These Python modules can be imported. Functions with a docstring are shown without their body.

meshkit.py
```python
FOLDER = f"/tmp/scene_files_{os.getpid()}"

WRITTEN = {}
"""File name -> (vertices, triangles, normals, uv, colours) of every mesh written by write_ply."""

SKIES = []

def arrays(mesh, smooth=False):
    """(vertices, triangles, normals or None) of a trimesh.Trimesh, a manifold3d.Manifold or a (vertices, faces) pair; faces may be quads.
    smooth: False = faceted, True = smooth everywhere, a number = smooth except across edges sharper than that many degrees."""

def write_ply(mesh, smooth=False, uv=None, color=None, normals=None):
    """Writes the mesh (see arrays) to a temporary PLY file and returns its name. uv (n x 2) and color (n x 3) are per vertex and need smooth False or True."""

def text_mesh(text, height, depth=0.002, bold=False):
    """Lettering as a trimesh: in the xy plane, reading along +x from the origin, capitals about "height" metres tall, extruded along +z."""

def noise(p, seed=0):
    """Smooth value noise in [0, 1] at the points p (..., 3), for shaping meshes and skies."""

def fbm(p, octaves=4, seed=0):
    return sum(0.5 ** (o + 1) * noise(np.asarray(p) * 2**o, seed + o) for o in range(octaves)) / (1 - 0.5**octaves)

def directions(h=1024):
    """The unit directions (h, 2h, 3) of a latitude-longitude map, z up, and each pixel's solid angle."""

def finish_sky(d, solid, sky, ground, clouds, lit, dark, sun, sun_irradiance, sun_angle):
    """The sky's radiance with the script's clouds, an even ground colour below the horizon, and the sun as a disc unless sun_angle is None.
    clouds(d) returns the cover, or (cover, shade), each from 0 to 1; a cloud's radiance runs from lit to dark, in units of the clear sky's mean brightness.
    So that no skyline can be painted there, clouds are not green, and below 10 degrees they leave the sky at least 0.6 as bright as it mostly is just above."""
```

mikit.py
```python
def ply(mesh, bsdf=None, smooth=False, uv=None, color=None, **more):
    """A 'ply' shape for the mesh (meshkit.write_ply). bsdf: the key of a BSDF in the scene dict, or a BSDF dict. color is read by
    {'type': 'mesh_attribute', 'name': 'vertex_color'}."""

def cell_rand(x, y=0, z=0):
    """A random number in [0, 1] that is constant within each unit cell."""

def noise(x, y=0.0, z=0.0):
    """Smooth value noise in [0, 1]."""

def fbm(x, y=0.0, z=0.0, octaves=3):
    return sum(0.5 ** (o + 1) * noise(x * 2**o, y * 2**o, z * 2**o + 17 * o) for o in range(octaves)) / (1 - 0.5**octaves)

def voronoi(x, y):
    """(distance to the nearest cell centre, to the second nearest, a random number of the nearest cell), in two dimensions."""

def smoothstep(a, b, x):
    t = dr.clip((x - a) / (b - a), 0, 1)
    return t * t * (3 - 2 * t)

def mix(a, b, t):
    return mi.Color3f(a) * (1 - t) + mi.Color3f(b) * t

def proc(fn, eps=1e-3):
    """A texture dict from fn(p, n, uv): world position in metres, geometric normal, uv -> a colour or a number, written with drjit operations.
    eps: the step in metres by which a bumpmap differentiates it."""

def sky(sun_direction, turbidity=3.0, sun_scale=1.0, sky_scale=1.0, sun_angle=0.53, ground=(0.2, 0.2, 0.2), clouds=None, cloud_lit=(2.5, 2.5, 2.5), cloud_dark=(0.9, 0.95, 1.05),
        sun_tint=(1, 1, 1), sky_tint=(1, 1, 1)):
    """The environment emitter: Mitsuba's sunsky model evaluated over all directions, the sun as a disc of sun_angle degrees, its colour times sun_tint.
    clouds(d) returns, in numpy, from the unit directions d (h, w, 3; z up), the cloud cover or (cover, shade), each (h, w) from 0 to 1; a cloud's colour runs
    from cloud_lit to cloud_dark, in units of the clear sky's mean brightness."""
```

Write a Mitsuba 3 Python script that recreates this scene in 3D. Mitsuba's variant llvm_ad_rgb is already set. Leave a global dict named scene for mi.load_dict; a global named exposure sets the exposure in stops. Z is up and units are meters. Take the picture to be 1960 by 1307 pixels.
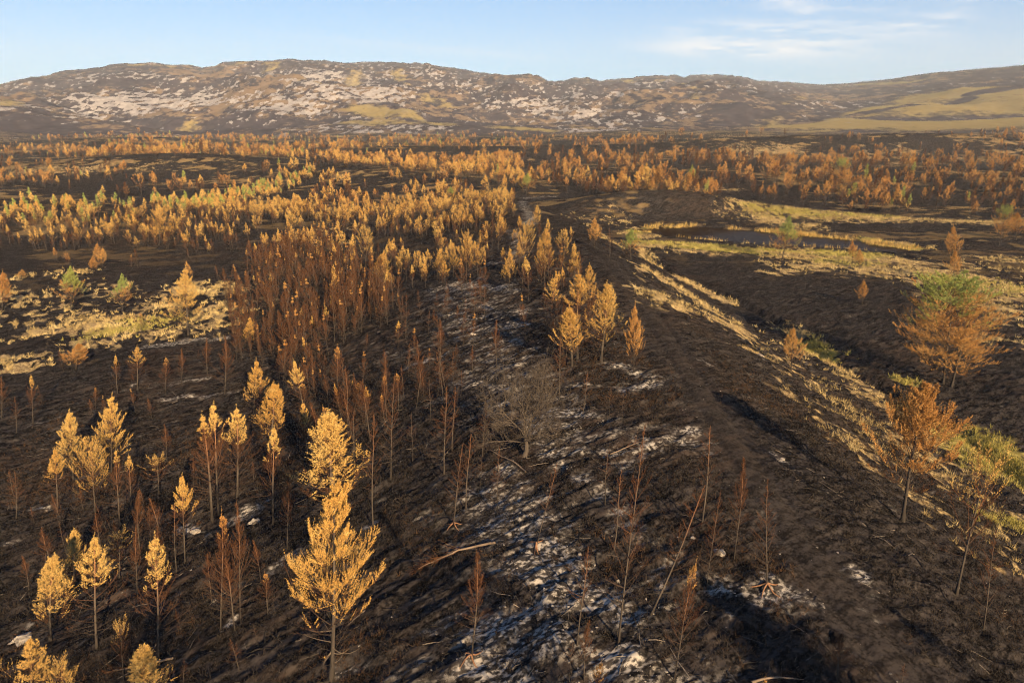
import math
import numpy as np
import trimesh
import mitsuba as mi
import drjit as dr
import mikit
import meshkit

T = mi.ScalarTransform4f
scene, labels = {}, {}

# ------------------------------------------------------------------ camera, sky, exposure
CAM_Z, PITCH, FOV = 18.0, 18.3, 73.0
_p = math.radians(PITCH)
scene['camera'] = {
    'type': 'perspective', 'fov': FOV, 'fov_axis': 'x', 'near_clip': 0.5, 'far_clip': 12000.0,
    'to_world': T().look_at(origin=[0, 0, CAM_Z], target=[0, math.cos(_p), CAM_Z - math.sin(_p)], up=[0, 0, 1]),
    'medium': {'type': 'ref', 'id': 'air'},
}
SUN_AZ, SUN_EL = 154.0, 22.0      # degrees clockwise from +y (the view), degrees above the horizon
_a, _e = math.radians(SUN_AZ), math.radians(SUN_EL)
SUN = (math.sin(_a) * math.cos(_e), math.cos(_a) * math.cos(_e), math.sin(_e))


def cirrus(d):
    """A few thin wisps of cirrus in the north-east and one long faint streak."""
    az = np.degrees(np.arctan2(d[..., 0], d[..., 1]))
    el = np.degrees(np.arcsin(np.clip(d[..., 2], -1, 1)))
    # streaky noise, stretched along the wind
    q = np.stack([az * 0.20 + el * 0.35, el * 1.5 + az * 0.10, az * 0 + 3.1], -1)
    w = meshkit.fbm(q, 5, 11)
    fine = meshkit.fbm(q * [2.0, 4.0, 1.0] + 9.0, 4, 5)
    f = np.clip((w * 0.5 + fine * 0.5 - 0.43) / 0.17, 0, 1)

    def blob(a0, e0, sa, se, tilt=0.0):
        da = az - a0
        return np.exp(-(da / sa) ** 2 - ((el - e0 - tilt * da) / se) ** 2)
    env = 0.9 * blob(17.5, 5.4, 4.6, 0.55, -0.07) + 0.8 * blob(16.0, 4.4, 5.0, 0.5, -0.05) + 0.7 * blob(21.5, 6.9, 3.6, 0.45, -0.14) + 0.55 * blob(28.5, 5.6, 2.6, 0.5, -0.05) + 0.35 * blob(30.5, 6.6, 1.0, 0.9, 0.2) + 0.30 * blob(23, 5.0, 7, 1.6, 0)
    streak = 0.26 * blob(-5.5, 4.5, 10, 0.22, -0.075)
    # elsewhere round the sky: a sparse scatter of the same cirrus
    other = 0.35 * np.clip((meshkit.fbm(np.stack([az * 0.03, el * 0.05, az * 0 + 7.7], -1), 3, 3) - 0.55) / 0.2, 0, 1) * (np.abs(az) > 45)
    milky = 0.10 * np.exp(-np.clip(el, 0, 90) / 3.0)
    return np.clip(1.15 * env * (0.05 + 0.95 * f) + streak * (0.5 + 0.5 * f) + other * f + milky, 0, 0.8)


scene['sky'] = mikit.sky(SUN, turbidity=2.6, sun_scale=2.9, sky_scale=1.2, sun_tint=(1.0, 0.945, 0.86), sky_tint=(0.60, 0.93, 1.30), clouds=cirrus,
                         cloud_lit=(3.3, 3.3, 3.3), cloud_dark=(1.2, 1.25, 1.3), ground=(0.06, 0.05, 0.045))
exposure = 1.95
HAZE = 0.00012

# ------------------------------------------------------------------ lie of the land (metres; the view looks along +y)


def sstep(a, b, x):
    t = np.clip((x - a) / (b - a), 0, 1)
    return t * t * (3 - 2 * t)


def fbm2(x, y, s, octaves, seed):
    return meshkit.fbm(np.stack([x / s, y / s, np.full_like(x, 0.37 + seed)], -1), octaves, seed) - 0.5


CREST_Y = [-300, -20, 18, 33, 55, 98, 130, 160, 200]
CREST_X = [-40, 2, 6.4, 8.2, 9.0, 8.5, 6.0, 3.0, 0]
# bearing (deg), tangent of the elevation of the skyline seen from the origin at 18 m, distance of the summit line
SKY = np.array([(-180, 0.02, 2600), (-60, 0.03, 2500), (-40.1, 0.0106, 2300), (-34.79, 0.0279, 2350), (-33.02, 0.0368, 2365), (-31.21, 0.0443, 2380), (-28.73, 0.0518, 2400), (-26.49, 0.0564, 2417), (-24.54, 0.0561, 2432), (-22.72, 0.0515, 2446), (-21.11, 0.0581, 2447), (-18.61, 0.0622, 2440), (-16.41, 0.0642, 2434), (-14.17, 0.0636, 2428), (-11.89, 0.0616, 2422), (-8.77, 0.0635, 2414), (-6.41, 0.0606, 2408), (-4.43, 0.0556, 2403), (-2.42, 0.0505, 2387), (-0.81, 0.0472, 2362), (0.81, 0.0459, 2337), (2.02, 0.0479, 2318), (2.83, 0.0406, 2306), (3.44, 0.0386, 2314), (4.85, 0.0438, 2414), (6.05, 0.0424, 2500), (6.86, 0.039, 2557), (8.83, 0.0434, 2700), (10.79, 0.0464, 2740), (13.11, 0.0447, 2789), (16.51, 0.0459, 2862), (18.39, 0.0385, 2902), (20.38, 0.0368, 2947), (22.68, 0.0332, 3000), (24.38, 0.034, 2861), (26.97, 0.038, 2638), (29.42, 0.044, 2457), (31.77, 0.0469, 2342), (34.55, 0.0497, 2200), (39.58, 0.0531, 2200), (60, 0.05, 2300), (180, 0.02, 2600)])
KNOLLS = [  # x, y, radius x, radius y, rise, rotation
    (44, 186, 34, 14, 6.5, -0.2), (-112, 176, 75, 16, 3.6, -0.30), (-45, 262, 75, 18, 4.5, -0.60), (-165, 330, 90, 34, 7.5, -0.1), (-60, 420, 120, 40, 5.0, 0.1),
    (180, 455, 190, 40, 10.0, 0.05), (110, 300, 110, 26, 3.2, 0.1), (-430, 700, 150, 90, 24.0, 0.0), (40, 260, 45, 20, 3.0, 0.3), (240, 270, 80, 30, 3.5, 0.2), (420, 500, 200, 70, 14, 0.0)]


def height(x, y, fine=True):
    """Height of the ground at x, y."""
    x, y = np.asarray(x, float), np.asarray(y, float)
    r = np.hypot(x, y)
    xc = np.interp(y, CREST_Y, CREST_X)
    s = x - xc
    toe = np.interp(y, [0, 45, 70, 106, 138, 170], [34, 29.5, 27, 23, 19.5, 20])
    fall_r = sstep(0, 1, (s - 2.0) / (toe - 2.0))
    fall_l = sstep(0, 1, (-s - 1.0) / 40.0)
    keep = 1 - sstep(150, 190, y)
    keep = keep * (1 - sstep(120, 260, -y))
    ridge = np.where(s > 0, 8.0 * (1 - fall_r), 8.0 - 7.0 * fall_l - 1.0 * sstep(40, 90, -s))
    ridge = ridge * keep + 0.6 * (1 - keep) * sstep(0, 60, -s)
    z = -8.0 + ridge
    amp = sstep(25, 70, np.abs(s)) * sstep(60, 200, r)
    far = sstep(180, 420, r)
    z = z + amp * (2.2 * fbm2(x, y, 55, 3, 1)) + far * 9.0 * fbm2(x, y, 140, 3, 2)
    for (kx, ky, rx, ry, h, rot) in KNOLLS:
        c, sn = math.cos(rot), math.sin(rot)
        dx, dy = x - kx, y - ky
        z = z + h * np.exp(-(((dx * c + dy * sn) / rx) ** 2) - ((-dx * sn + dy * c) / ry) ** 2)
    # the pond basin and its level flats
    pd = np.hypot((x - 56) / 46, (y - 152) / 30)
    flat = 1 - sstep(0.85, 1.35, pd)
    z = z * (1 - flat) + flat * np.minimum(z, -8.1 + 0.25 * fbm2(x, y, 9, 2, 9))
    pond = pond_field(x, y)
    z = np.where(pond < 1.25, z - 0.75 * (1 - sstep(0.86, 1.14, pond)), z)
    # stream cut along the toe of the ridge
    d = stream_distance(x, y)
    z = z - 0.75 * np.exp(-((d / 0.75) ** 2))
    # track along the crest: level, slightly worn in
    dtk = track_distance(x, y)
    worn = np.exp(-((np.maximum(dtk - 0.6, 0) / 1.5) ** 2))
    if fine:
        near = 1 - sstep(70, 190, r)
        rough = 1 - 0.82 * worn
        a = np.where(s > 5, 0.15, 0.65)
        u, v = x * np.cos(a) + y * np.sin(a), y * np.cos(a) - x * np.sin(a)
        lump = meshkit.fbm(np.stack([u / 1.5, v / 0.62, x * 0 + 4.4], -1), 3, 4)
        z = z + near * rough * (0.75 * fbm2(x, y, 4.2, 2, 3) + 0.85 * np.maximum(lump - 0.40, 0) + 0.16 * fbm2(x, y, 0.42, 2, 6))
    z = z - 0.10 * np.exp(-(((np.abs(dtk) - 0.85) / 0.30) ** 2)) * (r < 150)
    # plain and mountains
    b = np.degrees(np.arctan2(x, y))
    te = np.interp(b, SKY[:, 0], SKY[:, 1])
    R = np.interp(b, SKY[:, 0], SKY[:, 2])
    z0 = np.interp(b, [-40, -10, 10, 35], [-14, -12, -8, -4])
    r0 = np.interp(b, [-40, 0, 20, 40], [900, 1000, 1000, 850])
    z = z + sstep(450, 850, r) * (z0 - z) * 0.92
    q = np.clip((r - r0) / (R - r0), 0, 1.6)
    up = np.where(q < 1, q ** 1.12, 1 - 0.55 * np.clip(q - 1, 0, 1) ** 1.3)
    m = (18 + R * te - z0) * up
    bell = sstep(0.0, 0.25, q) * (1 - sstep(0.60, 0.93, q))
    ridged = 1 - np.abs(2 * (meshkit.fbm(np.stack([x / 330, y / 330, x * 0 + 2.2], -1), 4, 21) - 0.5)) * 2
    smooth_r = sstep(17, 25, b)
    m = m + sstep(560, 720, r) * (1 - sstep(1250, 1600, r)) * (1 - 0.7 * smooth_r) * 15 * (meshkit.fbm(np.stack([x / 170, y / 110, x * 0 + 8.3], -1), 3, 27) - 0.42)
    m = m + bell * (1 - 0.75 * smooth_r) * (62 * (ridged - 0.55) + 72 * fbm2(x, y, 120, 4, 22)) + sstep(0.02, 0.2, q) * (1 - 0.8 * smooth_r) * (22 * fbm2(x, y, 42, 3, 23) + 6.0 * fbm2(x, y, 16, 2, 25))
    return z + m


def polyline_distance(x, y, pts):
    best = np.full(np.shape(x), 1e9)
    for (ax, ay), (bx, by) in zip(pts[:-1], pts[1:]):
        vx, vy = bx - ax, by - ay
        t = np.clip(((x - ax) * vx + (y - ay) * vy) / (vx * vx + vy * vy), 0, 1)
        best = np.minimum(best, np.hypot(x - ax - t * vx, y - ay - t * vy))
    return best


STREAM = [(37.9, 36.6), (37.6, 44.9), (37.9, 48.9), (38.4, 56.8), (36.9, 62.9), (36.2, 67.9), (35.2, 71.9), (35.2, 78.3), (35, 85.4), (33.6, 93.4), (32.1, 100.7), (30.5, 106.3), (27.4, 114.8), (26, 125.7), (26.3, 136.9)]
TRACK = [(14.1, 15.3), (13.9, 17.5), (13.6, 20.3), (13.3, 23.8), (12.9, 27.9), (12.8, 32.8), (12.9, 40.2), (12.9, 48.6), (13.1, 59.1), (13.2, 72.4), (12.6, 88.9), (11.4, 100.1)]


def stream_distance(x, y):
    wob = 1.1 * fbm2(x, y, 5, 2, 31)
    return polyline_distance(x + wob, y - wob, STREAM)


def track_distance(x, y):
    return polyline_distance(x, y, TRACK)


POND = (54.5, 154.0, 28.5, 9.4)      # middle, half length, half width
WATER_Z = -8.55


def pond_field(x, y):
    """1 on the shore, less inside."""
    dx, dy = x - POND[0], y - POND[1]
    u, v = (dx * 0.88 - dy * 0.475) / POND[2], (dx * 0.475 + dy * 0.88) / POND[3]
    a = np.arctan2(v, u)
    k = 1 + 0.07 * np.cos(3 * a + 0.6) + 0.05 * np.cos(5 * a + 2.0) + 0.03 * np.cos(9 * a)
    return np.hypot(u, v) / k


def capsules(x, y, data):
    """Strongest of a list of soft strips (x0, y0, x1, y1, radius, strength) at x, y."""
    best = np.zeros(np.shape(x))
    for (ax, ay, bx, by, rad, k) in data:
        vx, vy = bx - ax, by - ay
        t = np.clip(((x - ax) * vx + (y - ay) * vy) / (vx * vx + vy * vy + 1e-6), 0, 1)
        d = ((x - ax - t * vx) ** 2 + (y - ay - t * vy) ** 2) / rad ** 2
        best = np.maximum(best, k * np.exp(-d))
    return best


# where the ground is ash and bleached stone, dry grass, green grass, and on the mountains bare rock, grass, burnt heather
ASH = [(-1.1, 31.3, 3.9, 21, 3.4, 0.68), (-1.5, 20.8, 5.3, 18.5, 3, 0.68), (4.8, 27.8, 6.4, 22, 2, 0.55), (-3.1, 47.6, 5.9, 35.1, 3.4, 0.58), (3.6, 35.4, 10.2, 35.7, 1.6, 0.6), (-7, 81.8, 0, 47.2, 4.5, 0.58), (-11.4, 59, -3.9, 60.9, 2, 0.5), (-1.2, 28.4, 2.3, 25.6, 1.3, 1), (0.4, 25.2, 3.4, 21.6, 1.8, 1), (-0.6, 21.5, 3.6, 18.9, 1.7, 1), (2.4, 23.8, 4.2, 20.7, 1.2, 0.9), (-1.5, 19.4, 0.4, 18.6, 0.9, 0.9), (8.3, 23, 10.3, 22.7, 0.8, 0.9), (10.5, 23.4, 11.9, 22.6, 0.6, 0.9), (8.1, 21.2, 8, 20.6, 0.5, 0.8), (3.7, 18.6, 6.1, 18.3, 0.8, 0.9), (-1.9, 47, 0.4, 44.8, 0.8, 1), (2.4, 40.8, 5.5, 39, 0.9, 1), (3.4, 44.5, 5.1, 44.7, 0.7, 0.9), (7.9, 44, 9.7, 45, 1, 1), (0.7, 39.7, 2.4, 35, 0.8, 0.8), (1.8, 35, 2.9, 35, 0.7, 1), (3.5, 34.7, 6.4, 34.4, 0.7, 0.8), (8.6, 35.6, 10.8, 37.1, 0.9, 0.9), (5.2, 34.2, 8.2, 35.1, 0.6, 1), (7.8, 48.6, 9.8, 46.5, 0.9, 0.9), (-0.6, 33.9, 0.5, 31.9, 0.8, 0.7), (2.8, 33.1, 4.5, 30.7, 0.8, 0.7), (-5.7, 81.9, 0.6, 73.2, 1.4, 0.9), (-1, 65, 1.3, 65.5, 1.2, 0.8), (-7.1, 69.5, -2.7, 70, 1, 0.8), (-8.9, 55.3, -5.8, 55.8, 0.8, 0.9), (-3.8, 60.1, 1, 61.3, 1, 0.8), (3.1, 206.8, 3.1, 117.8, 1.6, 0.8), (0.4, 114.2, 1.4, 89.2, 1.6, 0.6), (3.2, 212.1, 12.8, 214.4, 2, 0.7), (-10.3, 82.5, -7.1, 83.2, 1, 0.7), (-3.5, 89.9, 0.3, 89.9, 1.2, 0.6), (-41.2, 73.8, -33.3, 76.3, 0.9, 1), (-32.1, 58.6, -25.5, 59, 0.5, 0.9), (-34.3, 62.1, -30.4, 63.7, 0.6, 0.9), (-19.2, 35.1, -17.4, 33.9, 0.5, 1), (-31.1, 36, -30.3, 36.4, 0.4, 0.9), (-15.8, 35.8, -14.6, 36.2, 0.45, 1), (-11.6, 28.2, -10.6, 28.9, 0.5, 0.8), (-6.5, 20.1, -5, 20.3, 0.4, 0.8), (-12.2, 24.5, -12.1, 24.8, 0.25, 1), (-7.4, 30.5, -7, 30.8, 0.4, 0.8), (-36.6, 60.8, -36, 62.5, 0.5, 0.8), (-31.9, 40.1, -30.1, 40, 0.4, 0.8), (-16.6, 34.7, -14.8, 35.6, 0.5, 0.7), (-24.2, 27.2, -23.6, 27.8, 0.3, 0.6), (-40.6, 53.2, -39.3, 54.7, 0.5, 0.7), (14.8, 25.3, 14.9, 24.6, 0.4, 1), (15.1, 35.6, 15.3, 34.8, 0.4, 0.8), (22.4, 58.9, 22.8, 57.9, 0.4, 0.6), (14.7, 51, 15.4, 50.3, 0.3, 0.8)]
STRAW = [(17, 81.4, 27.4, 65.7, 4, 0.22), (25.7, 68.7, 28.9, 46.7, 6, 0.34), (53.9, 136.1, 88.4, 117.2, 7, 0.42), (33.3, 136.5, 50, 130.9, 4, 0.5), (-64.9, 90, -39.5, 90, 8, 0.36), (-56.5, 83.2, -39.3, 86.3, 6.525, 0.75), (-48.5, 76.2, -48.3, 90.8, 5.8, 0.7), (-48.6, 101, -42.6, 98.8, 4.35, 0.95), (-83.2, 110, -74.9, 115.9, 3.625, 0.65), (-75.3, 98.7, -68.7, 95.6, 4.35, 0.7), (-54.9, 70.5, -51.8, 71.9, 2.175, 0.8), (-52.9, 66.8, -50.2, 67.7, 1.74, 0.8), (-49.6, 79.3, -36.6, 78.4, 2.9, 0.7), (-68.4, 106.4, -51.2, 96.7, 4.35, 0.4), (-34.7, 134.4, -33.1, 136.3, 2.9, 0.5), (-30.1, 58.5, -29.8, 58.8, 0.87, 0.8), (-44.5, 139.8, -38.2, 148.9, 4.35, 0.35), (27.2, 142.1, 35.9, 143, 3.19, 0.9), (35.6, 141.8, 53.1, 133.9, 3.19, 0.95), (52.3, 131.8, 71.5, 126.2, 5.8, 0.9), (55, 123.7, 72.6, 114.9, 7.975, 0.8), (70.8, 121.4, 76.9, 100.9, 7.975, 0.85), (44.7, 116, 59.4, 125, 2.61, 0.75), (60.8, 184.9, 83.9, 180.5, 6.525, 0.8), (82.7, 177.5, 119.8, 173, 5.075, 0.75), (63.8, 181.1, 70, 168.9, 5.8, 0.8), (75.8, 146.7, 84, 139.7, 2.9, 0.95), (68, 99.2, 69, 89.5, 5.8, 0.7), (26.9, 158, 30.4, 151.4, 2.9, 0.9), (56.7, 79.3, 60.4, 77.4, 2.9, 0.6), (26.2, 137.7, 25.4, 117.3, 1.305, 1), (27.2, 110.3, 31.3, 96.5, 1.74, 1), (29, 100.7, 31.7, 95.6, 1.45, 1), (35.2, 85.5, 35.7, 79.5, 1.74, 0.9), (35.9, 77.8, 33.8, 62.9, 1.885, 0.9), (33.3, 61.9, 36, 57.6, 1.885, 0.8), (36.9, 51.2, 38.2, 45.5, 2.61, 1), (15.6, 71.7, 24.9, 71.3, 4.35, 0.8), (17.9, 91.4, 24.5, 79.9, 3.19, 0.85), (22.9, 62.3, 24.2, 61.3, 0.87, 1), (26.3, 56.8, 30.8, 49.8, 5.22, 0.42), (24.7, 46.5, 25.5, 39.4, 5.22, 0.36), (32.2, 47.1, 30.3, 34.2, 4.6, 0.5), (25.5, 32.5, 26.3, 29.1, 3.6, 0.45), (16.9, 173.5, 16.8, 110.4, 4, 0.3), (24.9, 179.5, 28.7, 165.1, 4, 0.3), (33.5, 81.3, 27.4, 52.1, 4.35, 0.4), (-208.5, 298.2, -177.2, 301.6, 10.15, 0.8), (-171.4, 299, -151.3, 303.1, 8.7, 0.4), (-85, 211.3, -81.7, 219.6, 4.35, 0.7), (134.8, 420.4, 160, 422.3, 11.6, 0.9), (131, 264.6, 146.9, 257.9, 7.25, 0.6), (64.5, 241.5, 76.6, 246, 4.35, 0.6), (90.5, 128.5, 94.7, 126.1, 4.35, 0.6), (-48.1, 195, -38.4, 197.8, 4.35, 0.7)]
GREEN = [(34.3, 140.7, 50.3, 131.8, 1.6, 0.9), (60.3, 136.4, 72, 130.9, 1.8, 0.8), (63.4, 184.5, 82.5, 180.4, 3, 0.6), (36.8, 49, 38.3, 45.7, 2, 1), (28, 144.5, 67.6, 130, 2, 0.85), (38.5, 53, 38.3, 45.7, 2.4, 1), (32.5, 165.8, 40.6, 168, 1.5, 0.8), (35.3, 79, 35.7, 72.7, 1.4, 1), (38.5, 53, 38.4, 45.9, 1.6, 0.9), (27.9, 146.9, 45, 140.8, 1.3, 0.8), (27.2, 160.3, 28.9, 156.1, 1.2, 1), (76.5, 150.2, 77.8, 148.2, 1.5, 1), (77.9, 144.2, 82.7, 139.3, 1.3, 0.9), (29.8, 37.3, 32.4, 37.9, 1.2, 0.7), (-49.6, 79.3, -43.4, 84.9, 3, 0.5), (56, 126, 64.4, 123.5, 3, 0.45), (61.9, 183.9, 97.3, 180, 4, 0.45), (78, 102.5, 71.4, 112.9, 4, 0.5), (39.1, 67.1, 40.1, 64.9, 0.8, 0.5)]
HILL_ROCK = [(-654.3, 1003.2, -704.3, 1317.5, 70, 1), (-739, 1297.5, -687.6, 1421.7, 50, 0.7), (-642.3, 1383.2, -595.6, 1440.7, 60, 0.8), (-490.9, 1137.6, -400.6, 1115.2, 50, 0.6), (-407.8, 1214.4, -333.7, 1230.8, 60, 0.8), (-286.8, 1256.1, -231.3, 1352.2, 45, 1), (-268, 1345.9, -235, 1378.6, 30, 0.8), (-118.8, 1384.1, -30.2, 1410.9, 45, 1), (0, 1429.9, 122.1, 1428, 60, 1), (144.8, 1697.1, 212.3, 1351.1, 60, 0.9), (217.4, 1211.1, 249.5, 1176.6, 28, 1.2), (184.5, 1165.9, 258.9, 1160.7, 25, 0.8), (287.5, 1215.6, 375.7, 1351.6, 30, 0.6), (-280.4, 1146.7, -154.3, 1070.5, 40, 0.6), (-606.6, 1477.1, -408.1, 1375.5, 60, 0.5), (-568.6, 950.4, -561.1, 999.1, 30, 0.9), (-446.1, 1754, -230.8, 1818.8, 60, 0.5), (-165.8, 1805.2, 0, 1465.8, 60, 0.5), (164, 1137.6, 377.8, 1091.1, 25, 0.5), (-478.4, 846.6, -481.4, 1110.5, 25, 0.6)]
HILL_GRASS = [(-242.5, 1208.3, -102.3, 1092, 45, 1), (-253, 1098.2, -142.6, 1100.1, 30, 0.9), (-1062.7, 2100.9, -955.8, 2091.5, 40, 1), (-814.5, 2232, -606, 1873.8, 40, 0.9), (-368.1, 1334.6, -378.7, 1787, 40, 0.9), (-282, 1820.6, -205.4, 1450.5, 25, 0.7), (-161.7, 1418, -129.5, 1394.3, 30, 0.8), (-15.2, 1051.3, 52.2, 1033, 30, 0.9), (94.7, 1094, 200.7, 1029.6, 25, 0.7), (-492.2, 1016.9, -501, 1119.7, 25, 0.7), (166, 849.9, 412.1, 920, 30, 1), (-706.4, 1009, -724.9, 1057.5, 30, 0.9), (353.5, 2271.7, 486, 2369, 40, 0.8), (205.3, 2421.3, 226.5, 2135.4, 30, 0.6), (459.3, 1028.8, 597.6, 846.9, 130, 1.3), (641.4, 1245.5, 769.9, 1099.7, 140, 1.3), (781.8, 1340.6, 848.5, 1220.1, 110, 1.3), (570.3, 1187.5, 681.8, 1223.6, 60, 1.2), (1118.2, 2391.9, 1061.6, 1924, 25, 1), (484.6, 2139.1, 333.9, 1338.5, 20, 0.6), (529.5, 1425.5, 754.9, 1765.1, 20, 0.7), (313.2, 1213.7, 365, 1215.1, 20, 0.6)]
HILL_BURNT = [(554.5, 1170.7, 774, 1248.2, 22, 1.3), (793.9, 1268.6, 858.5, 1235.8, 20, 1.4), (1052.4, 1713.1, 1175.3, 1704.4, 25, 1.2), (446.6, 1108.8, 665.1, 1454.7, 55, 1), (1036.9, 2357.9, 906.3, 1638.1, 20, 0.6), (633.3, 1898.8, 814.5, 1847.1, 60, 0.8), (-1035.5, 1584.3, -775, 1403.4, 60, 0.6), (-283, 1158.6, -269.5, 1174.9, 30, 0.5)]

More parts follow.
